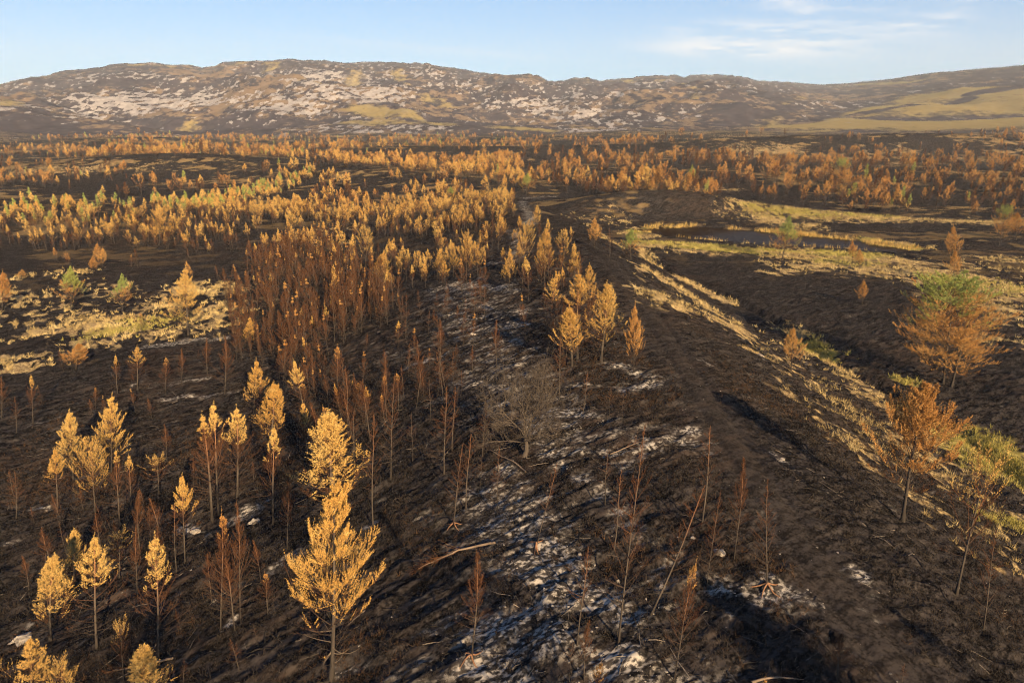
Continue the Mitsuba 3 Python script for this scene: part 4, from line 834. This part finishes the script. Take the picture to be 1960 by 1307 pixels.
def inside(px, py, poly):
    n, hit = len(poly), np.zeros(len(px), bool)
    for i in range(n):
        (ax, ay), (bx, by) = poly[i], poly[i - 1]
        c = ((ay > py) != (by > py)) & (px < (bx - ax) * (py - ay) / (by - ay + 1e-12) + ax)
        hit ^= c
    return hit


taken = np.array([(t[1], t[2]) for t in TREES])
crowd = []      # (apparent size, zone, kind, x, y, h)
for zi, (poly, dens, mix_, h0, h1, clump, label, group) in enumerate(STANDS):
    p = np.array(poly)
    lo_, hi_ = p.min(0), p.max(0)
    area = (hi_ - lo_).prod()
    q = lo_ + (hi_ - lo_) * rng.random((int(area * dens * 1.6), 2))
    q = q[inside(q[:, 0], q[:, 1], poly)]
    if clump > 0:
        w = fbm2(q[:, 0], q[:, 1], 13.0 if q[:, 1].mean() < 250 else 34.0, 3, 60 + zi) * (3.2 if q[:, 1].mean() < 150 else 6.5) * clump + 0.45
        q = q[rng.random(len(q)) < np.clip(w, 0, 1)]
    q = q[track_distance(q[:, 0], q[:, 1]) > 2.6]
    if len(q) == 0:
        continue
    q = q[(np.hypot(q[:, 0], q[:, 1]) > 19) & (pond_field(q[:, 0], q[:, 1]) > 1.5)]
    kinds = rng.choice(len(mix_), len(q), p=np.array([m[1] for m in mix_]) / sum(m[1] for m in mix_))
    tone_ = fbm2(q[:, 0], q[:, 1], 20.0, 2, 80 + zi)
    for k, (x, y) in enumerate(q):
        if len(taken) and np.hypot(taken[:, 0] - x, taken[:, 1] - y).min() < 0.7:
            continue
        h = (h0 + (h1 - h0) * rng.random() ** 1.2) * (0.75 + 0.35 * rng.random() + 0.5 * tone_[k])
        crowd.append((h / math.hypot(x, y), zi, mix_[kinds[k]][0], x, y, h, rng.random() * 360, 0.85 + 0.35 * rng.random(), rng.integers(3)))
crowd.sort(key=lambda c: -c[0])
CUTS = {}
for zi in range(len(STANDS)):
    xy = np.array([(c[3], c[4]) for c in crowd if c[1] == zi]).reshape(-1, 2)
    CUTS[zi] = [np.quantile(xy[:, k], [1 / 3, 2 / 3]) if len(xy) > 20 else None for k in (0, 1)]


def where(zi, x, y):
    """Which ninth of its stand a tree is in, in words."""
    cx, cy = CUTS[zi]
    if cx is None:
        return ''
    i, j = int(np.searchsorted(cx, x)), int(np.searchsorted(cy, y))
    return (('front left', 'front', 'front right'), ('left', 'middle', 'right'), ('back left', 'back', 'back right'))[j][i]


COUNT = {n: sum(1 for k in scene if k.startswith(n)) for n in set(NAME.values())}
VARIANTS = {}
for k in PROTO:
    VARIANTS.setdefault(k.rsplit('_', 1)[0], []).append(k)
rest = 0
KIND_TEXT = {'gold': 'golden pine', 'half': 'half-golden pine', 'tip': 'gold-tipped brown pine', 'orange': 'rusty orange pine', 'green': 'green-topped pine', 'brown': 'brown burnt pine', 'bare': 'bare blackened pine'}
for (app, zi, fam, x, y, h, turn, wide, var) in crowd:
    r = math.hypot(x, y)
    lod = '' if r < 52 else 'mid_' if r < 190 else 'far_'
    f = fam
    if lod == 'mid_':
        f = {'tip': 'brown'}.get(f, f)
    if lod == 'far_':
        f = {'tip': 'brown', 'half': 'gold', 'bare': 'brown'}.get(f, f)
    v = VARIANTS[lod + f]
    kind = v[var % len(v)]
    name = NAME[fam]
    if COUNT[name] < 295 and r < 240 and abs(math.degrees(math.atan2(x, y))) < 37.5:
        COUNT[name] += 1
        key = numbered(name)
        place, (pre, post) = where(zi, x, y), STANDS[zi][6].split('PINE ')
        text = KIND_TEXT[fam] + ' ' + post + (', ' + place + ' part' if place else '')
        labels[key] = {'label': text, 'category': CATEGORY, 'group': KIND_TEXT[fam].replace('pine', 'pines') + ' ' + post + (', ' + place if place else '')}
    else:
        rest += 1
        key = f'distant_pines__{rest:04d}'
    plant(key, kind, x, y, h, wide, turn, (rng.normal() * 0.065 * h, rng.normal() * 0.065 * h))
labels['distant_pines'] = {'label': 'smaller scorched and burnt pines crowding the middle distance and far plain', 'category': 'trees', 'kind': 'stuff'}

# ------------------------------------------------------------------ ground cover made of many small pieces


def scatter(n, box, weight, seed):
    """n points in box (x0, x1, y0, y1), kept with the probability weight(x, y)."""
    g = np.random.default_rng(seed)
    x, y = g.uniform(box[0], box[1], n), g.uniform(box[2], box[3], n)
    keep = g.random(n) < weight(x, y)
    return x[keep], y[keep]


def ground(x, y, sink=0.0):
    return np.stack([x, y, height(x, y) - sink], -1)


def blades(rng, P, per, length, width, lean, flat=0.0):
    """Tufts at P, each of per thin blades."""
    m = len(P)
    d = unit(np.stack([rng.normal(size=(m, per)) * lean, rng.normal(size=(m, per)) * lean, 1 - flat + 0 * rng.random((m, per))], -1))
    ln = (length * (0.5 + rng.random((m, per))) * (0.7 + 0.6 * rng.random((m, 1))))[..., None]
    c = P[:, None] + np.concatenate([rng.normal(size=(m, per, 2)) * length * 0.22, np.zeros((m, per, 1))], -1)
    side = unit(np.cross(d, rng.normal(size=(m, per, 3)))) * width * (0.6 + 0.8 * rng.random((m, per, 1)))
    v = np.stack([c - side, c + side, c + d * ln], 2).reshape(-1, 3)
    return v, np.arange(m * per * 3).reshape(-1, 3)


def stuff(key, mesh, bsdf, label, category, smooth=False):
    scene[key] = mikit.ply(mesh, bsdf, smooth=smooth)
    labels[key] = {'label': label, 'category': category, 'kind': 'stuff'}
    print(key, len(mesh[1]))


def cover(a, b, s, seed):
    def fn(p, n, uv):
        return MIX(a, b, SS(0.25, 0.75, FB(p.x / s, p.y / s, p.z * 3 + seed, 2))) * (0.6 + 0.8 * N(p.x * 31, p.y * 31, p.z * 31))
    return {'type': 'twosided', 'bsdf': {'type': 'diffuse', 'reflectance': mikit.proc(fn)}}


scene['stubble'] = cover((0.0128, 0.0116, 0.0112), (0.04, 0.0328, 0.0288), 1.2, 1)
scene['heather_brown'] = cover((0.04, 0.0248, 0.0168), (0.08, 0.048, 0.0288), 1.6, 2)
scene['straw'] = cover((0.27, 0.20, 0.09), (0.45, 0.355, 0.185), 1.4, 3)
scene['grass_green'] = cover((0.18, 0.165, 0.045), (0.36, 0.31, 0.10), 1.2, 4)
scene['reed'] = cover((0.336, 0.224, 0.072), (0.48, 0.352, 0.136), 2.0, 5)
scene['pale_stone'] = cover((0.08, 0.0744, 0.0704), (0.288, 0.264, 0.24), 0.5, 6)

rs = np.random.default_rng(3)


def clear(x, y):
    return 1 - np.exp(-((track_distance(x, y) / 2.1) ** 4))


def view_wedge(x, y):
    return np.abs(np.degrees(np.arctan2(x, y))) < 50


x, y = scatter(330000, (-40, 45, 10, 62), lambda x, y: view_wedge(x, y) * clear(x, y) * np.clip(1.25 - np.hypot(x, y) / 62, 0.1, 1) * (1 - capsules(x, y, ASH) * 0.85) * np.clip(0.5 + 2.2 * fbm2(x, y, 2.4, 3, 41), 0.05, 1), 21)
stuff('burnt_heather', blades(rs, ground(x, y, 0.02), 5, 0.24, 0.009, 0.7), 'stubble', 'charred heather stubble over the near slopes', 'heather')
x, y = scatter(110000, (-40, 45, 10, 62), lambda x, y: view_wedge(x, y) * clear(x, y) * np.clip(1.2 - np.hypot(x, y) / 65, 0.1, 1) * (1 - capsules(x, y, ASH)) * np.clip((fbm2(x, y, 6.0, 3, 43) - 0.02) * 6, 0, 1), 22)
stuff('brown_heather', blades(rs, ground(x, y, 0.02), 7, 0.26, 0.009, 0.8), 'heather_brown', 'scorched brown heather in patches on the near slopes', 'heather')


def straw_weight(x, y):
    a2, b2 = x * 0.5 - y * 0.87, x * 0.87 + y * 0.5
    n = 0.62 * meshkit.fbm(np.stack([a2 / 1.5, b2 / 0.8, x * 0 + 8], -1), 4, 51) + 0.38 * (fbm2(x, y, 3.0, 2, 52) + 0.5)
    return np.clip((capsules(x, y, STRAW) * 0.27 + n - 0.655) / 0.11, 0, 1) * np.clip((capsules(x, y, STRAW) - 0.04) * 5, 0, 1) * np.where(pond_field(x, y) < 1.12, 0.0, 1.0) * (1 - 0.85 * np.clip(capsules(x, y, GREEN) * 1.6 - 0.3, 0, 1))


x, y = scatter(240000, (-95, 130, 24, 200), straw_weight, 23)
near = np.hypot(x, y) < 75
m1 = blades(rs, ground(x[near], y[near], 0.03), 11, 0.34, 0.012, 0.55)
m2 = blades(rs, ground(x[~near], y[~near], 0.03), 6, 0.42, 0.035, 0.6)
stuff('dry_grass', join([m1, m2]), 'straw', 'bleached dry grass tussocks on the flats and banks', 'grass')
gx, gy = [], []
for (ax, ay, bx, by, rad, k) in GREEN:
    g = np.random.default_rng(int(abs(ax * 10)) + 3)
    n = int((math.hypot(bx - ax, by - ay) + 2 * rad) * 2.4 * rad * (18 if math.hypot(ax, ay) < 90 else 7) * k)
    t = g.random(n)
    gx.append(ax + (bx - ax) * t + g.normal(size=n) * rad * 0.62)
    gy.append(ay + (by - ay) * t + g.normal(size=n) * rad * 0.62)
x, y = np.concatenate(gx), np.concatenate(gy)
ok = (rs.random(len(x)) < np.clip(0.55 + 3.0 * fbm2(x, y, 1.6, 3, 54), 0.03, 1)) & (pond_field(x, y) > 1.06) & (np.abs(x) < 150)
x, y = x[ok], y[ok]
near = np.hypot(x, y) < 75
stuff('green_grass', join([blades(rs, ground(x[near], y[near], 0.03), 11, 0.36, 0.012, 0.5), blades(rs, ground(x[~near], y[~near], 0.03), 6, 0.40, 0.035, 0.5)]), 'grass_green', 'fresh green grass along the stream and the pond', 'grass')
# reeds round the pond
a = rs.random(5200) * 6.283
kk = 1 + 0.07 * np.cos(3 * a + 0.6) + 0.05 * np.cos(5 * a + 2.0) + 0.03 * np.cos(9 * a)
rr = kk * (1.0 + 0.05 * rs.normal(size=len(a)))
u, v = np.cos(a) * POND[2] * rr, np.sin(a) * POND[3] * rr
x, y = POND[0] + 0.88 * u + 0.475 * v, POND[1] - 0.475 * u + 0.88 * v
tall = np.clip(0.45 + 2.4 * fbm2(x, y, 7, 2, 57), 0.0, 1) * np.where((u * 0 + v > 0), 1.0, 0.10)
k = rs.random(len(x)) < tall
P = ground(x[k], y[k], 0.05)
P[:, 2] = np.maximum(P[:, 2], WATER_Z - 0.1)
stuff('reeds', blades(rs, P, 7, 0.75, 0.030, 0.16), 'reed', 'golden dry reeds round the edge of the pond', 'reeds')


# charred sticks and dropped twigs lying about
x, y = scatter(16000, (-38, 42, 12, 75), lambda x, y: view_wedge(x, y) * clear(x, y) * np.clip(1.2 - np.hypot(x, y) / 78, 0.05, 1) * np.clip(0.5 + 2.5 * fbm2(x, y, 5, 2, 61), 0.08, 1), 31)
w = rs.random(len(x)) * 6.283
ln = 0.12 + 0.55 * rs.random(len(x)) ** 2.5
dx, dy = np.cos(w) * ln, np.sin(w) * ln
A, M_, Z = ground(x - dx, y - dy), ground(x, y), ground(x + dx, y + dy)
M_[:, 2] = np.maximum(M_[:, 2], (A[:, 2] + Z[:, 2]) / 2)
P = np.stack([A, M_, Z], 1) + np.array([0, 0, 0.02])
P[:, 1] += rs.normal(size=(len(x), 3)) * 0.03
rad = (0.006 + 0.016 * rs.random(len(x)) ** 2)[:, None] * np.array([[1.0, 0.8, 0.35]])
sv, sf = tubes(P, rad, 4)
shade = np.repeat(np.where(rs.random(len(x)) < 0.3, 0.16, 0.035) * (0.6 + 0.8 * rs.random(len(x))), 12)
scene['charred_sticks'] = mikit.ply((sv, sf), 'bark', color=shade[:, None] * np.array([[1.0, 0.86, 0.74]]))
labels['charred_sticks'] = {'label': 'charred sticks and fallen twigs lying on the burnt ground', 'category': 'sticks', 'kind': 'stuff'}


def stone_mesh(seed, sub=2):
    s = trimesh.creation.icosphere(subdivisions=sub)
    v = np.array(s.vertices)
    g = np.random.default_rng(seed)
    for _ in range(7):                      # cut flats
        n = unit(g.normal(size=3))
        d = v @ n
        lim = 0.55 + 0.3 * g.random()
        v = v - np.maximum(d - lim, 0)[:, None] * n
    v = v * (1 + (0.10 if sub < 3 else 0.32) * (meshkit.fbm(v * 2.3 + seed, 4, seed)[:, None] - 0.5) * 2)
    return v, np.array(s.faces)


# pale rubble lying in the ash
x, y = scatter(60000, (-30, 30, 12, 100), lambda x, y: np.clip(0.03 + (capsules(x, y, ASH) * 0.9 + fbm2(x, y, 0.9, 3, 58) * 1.6 - 0.42) * 1.3, 0.012, 1) * np.clip(1.3 - np.hypot(x, y) / 75, 0.12, 1), 25)
P = ground(x, y)
shapes = [stone_mesh(k, 1) for k in range(4)]
vs, fs, at = [], [], 0
for q, (sv, sf) in enumerate(shapes):
    pick = np.arange(len(P)) % 4 == q
    m = pick.sum()
    sc = (0.018 + 0.05 * rs.random(m) ** 3)[:, None, None] * np.array([1, 1, 0.55]) * (0.7 + 0.6 * rs.random((m, 1, 3)))
    w = rs.random(m) * 6.28
    rot = np.zeros((m, 3, 3))
    rot[:, 0, 0], rot[:, 0, 1], rot[:, 1, 0], rot[:, 1, 1], rot[:, 2, 2] = np.cos(w), -np.sin(w), np.sin(w), np.cos(w), 1
    vv = np.einsum('mij,mkj->mki', rot, sv[None] * sc) + P[pick][:, None]
    vs.append(vv.reshape(-1, 3))
    fs.append((sf[None] + (np.arange(m) * len(sv))[:, None, None]).reshape(-1, 3) + at)
    at += m * len(sv)
stuff('pale_rubble', (np.vstack(vs), np.vstack(fs)), 'pale_stone', 'small pale stones and ash clods on the burnt ridge', 'stones')

# ------------------------------------------------------------------ boulders, fallen trees, the spreading bare tree


def rock_colour(p, n, uv):
    f = FB(p.x * 5, p.y * 5, p.z * 5, 4)
    g = FB(p.x * 21, p.y * 21, p.z * 21, 2)
    c = MIX((0.1452, 0.132, 0.1254), (0.33, 0.297, 0.264), f * 0.6 + g * 0.4)
    return MIX(c, (0.033, 0.0297, 0.02772), SS(0.55, 0.7, FB(p.x * 2.2, p.y * 2.2, p.z * 2.2, 3)) * 0.85)


def slab_colour(p, n, uv):
    f = FB(p.x * 5, p.y * 5, p.z * 5, 4)
    return MIX((0.01452, 0.0132, 0.0132), (0.0561, 0.05148, 0.04884), f)


scene['rock'] = {'type': 'diffuse', 'reflectance': mikit.proc(rock_colour)}
scene['slab'] = {'type': 'diffuse', 'reflectance': mikit.proc(slab_colour)}
for i, (x, y, w, d, h, rot, mat, name, label) in enumerate(ROCKS):
    v, f = stone_mesh(100 + i, 4)
    c, s = math.cos(rot), math.sin(rot)
    v = v * np.array([w / 2, d / 2, h])
    v = np.stack([v[:, 0] * c - v[:, 1] * s + x, v[:, 0] * s + v[:, 1] * c + y, v[:, 2]], 1)
    v[:, 2] += float(height(np.array([x]), np.array([y]))[0]) - 0.30 * h
    key = numbered(name)
    scene[key] = mikit.ply((v, f), mat, smooth=35)
    labels[key] = {'label': label, 'category': 'rock'}

for i, (x0, y0, x1, y1, rad, tw_, label) in enumerate(LOGS):
    key = numbered('fallen_pine')
    g = np.random.default_rng(200 + i)
    t = np.linspace(0, 1, 14)
    x, y = x0 + (x1 - x0) * t, y0 + (y1 - y0) * t
    L = math.hypot(x1 - x0, y1 - y0)
    x, y = x + 0.05 * L * np.sin(t * 3.3 + i) * (y1 - y0) / L, y - 0.05 * L * np.sin(t * 3.3 + i) * (x1 - x0) / L
    z = height(x, y)
    z = np.maximum(z, np.interp(t, [0, 0.5, 1], [z[0], (z[0] + z[-1]) / 2, z[-1]])) + rad + 0.10 * np.sin(t * 3.14)
    p = np.stack([x, y, z], 1)
    tv, tf = tubes(p[None], (rad * (1.05 - 0.85 * t))[None], 7)
    scene[key + '__trunk'] = mikit.ply((tv, tf), 'bark', smooth=True, color=np.tile([[0.15, 0.115, 0.09]], (len(tv), 1)) * (0.7 + 0.6 * g.random((len(tv), 1))))
    k = int(tw_)
    if k:
        q = 0.35 + 0.65 * g.random(k) ** 0.8
        b = np.stack([np.interp(q, t, p[:, j]) for j in range(3)], 1)
        ax = unit(p[-1] - p[0])
        d = unit(ax * 0.9 + g.normal(size=(k, 3)) * 0.55 + UP * 0.15)
        ln = (0.5 + 0.8 * g.random(k))[:, None] * (1.15 - q)[:, None] * 1.3
        P = np.stack([b, b + d * ln * 0.5 - UP * 0.02, b + d * ln], 1)
        P[:, :, 2] = np.maximum(P[:, :, 2], height(P[:, :, 0], P[:, :, 1]) + 0.02)
        wv, wf = tubes(P, np.tile([[0.009, 0.006, 0.002]], (k, 1)), 3)
        scene[key + '__twig_crown'] = mikit.ply((wv, wf), 'bark', color=np.tile([[0.11, 0.055, 0.03]], (len(wv), 1)) * (0.6 + 0.8 * g.random((len(wv), 1))))
        nv = brush(g, np.vstack([P[:, 1], P[:, 2]]) - UP * 0.02, unit(np.vstack([d, d]) + g.normal(size=(2 * k, 3)) * 0.2), np.full(2 * k, 0.25), 6, 0.07, 0.008)
        scene[key + '__brown_crown'] = mikit.ply(nv, 'needles_brown')
    labels[key] = {'label': label, 'category': 'fallen tree'}


def spreading(key, x, y, h, seed, label):
    """A dead many-limbed tree: trunk, limbs (each its own part) and fine twigs."""
    g = np.random.default_rng(seed)
    base = np.array([x, y, float(height(np.array([x]), np.array([y]))[0]) - 0.15])
    fork = base + np.array([0.10, 0.05, h * 0.22])
    tv, tf = tubes(np.stack([base, base + (fork - base) * 0.35 + [0.12, 0, 0], base + (fork - base) * 0.7 + [0.08, 0, 0], fork])[None], np.array([[0.20, 0.13, 0.115, 0.11]]), 8)
    tint = lambda v, a=1.0: np.tile([[0.075, 0.062, 0.053]], (len(v), 1)) * a * (0.7 + 0.6 * g.random((len(v), 1)))
    scene[key + '__trunk'] = mikit.ply((tv, tf), 'bark', smooth=True, color=tint(tv))
    twig_paths, twig_r = [], []

    def grow(p, d, ln, r, depth):
        pts = [p]
        q, dd = p.copy(), d.copy()
        for _ in range(4):
            dd = unit(dd + g.normal(size=3) * 0.16 + UP * 0.08)
            q = q + dd * ln / 4
            pts.append(q.copy())
        pts = np.array(pts)
        if depth < 1:
            mesh = tubes(pts[None], (r * (1 - 0.55 * np.linspace(0, 1, 5)))[None], 6)
            k2 = numbered(key + '__limb')
            scene[k2] = mikit.ply(mesh, 'bark', smooth=True, color=tint(mesh[0]))
        else:
            twig_paths.append(pts)
            twig_r.append(r * (1 - 0.7 * np.linspace(0, 1, 5)))
        if depth >= 4:
            return
        n = (7, 5, 4, 3)[depth]
        for k in range(n):
            s = 0.3 + 0.7 * (k + g.random()) / n
            b = pts[int(s * 3.99)] + (pts[int(s * 3.99) + 1] - pts[int(s * 3.99)]) * ((s * 3.99) % 1)
            ang = g.random() * 6.28
            side = unit(np.cross(dd, [math.cos(ang), math.sin(ang), 0.3]))
            grow(b, unit(dd * 0.75 + side * 0.65 + UP * 0.1), ln * (0.50 + 0.15 * g.random()), r * 0.45, depth + 1)
    for k, (az, el, f) in enumerate([(0.3, 62, 0.75), (2.1, 68, 0.8), (3.6, 55, 0.7), (5.0, 60, 0.65), (4.2, 20, 0.5), (3.0, 12, 0.5), (0.0, 25, 0.42), (1.5, 78, 0.75)]):
        e = math.radians(el)
        grow(fork - UP * (0.3 if el < 30 else 0.05), np.array([math.cos(az) * math.cos(e), math.sin(az) * math.cos(e), math.sin(e)]), h * f * 0.62, 0.055 if el > 30 else 0.035, 0)
    v, f = tubes(np.array(twig_paths), np.maximum(np.array(twig_r), 0.004), 3)
    scene[key + '__twig_crown'] = mikit.ply((v, f), 'bark', color=tint(v, 0.9))
    labels[key] = {'label': label, 'category': CATEGORY}


for (x, y, h, label) in SPREADING:
    spreading(numbered('bare_tree'), x, y, h, 77, label)

for (kind, x, y, h, label) in [('orange_0', 15.0, 8.5, 8.0, 'rusty pine standing below the bottom edge at the right'), ('gold_3', 4.6, 10.6, 5.6, 'gold pine standing below the bottom edge at the middle'),
                               ('gold_3', -7.5, 7.0, 6.5, 'gold pine standing below the bottom edge at the left'), ('half_1', 20.0, 13.0, 6.5, 'half-golden pine standing below the lower right corner')]:
    key = numbered(NAME[family(kind)])
    plant(key, kind, x, y, h, 1.25, 40.0)
    labels[key] = {'label': label, 'category': CATEGORY}
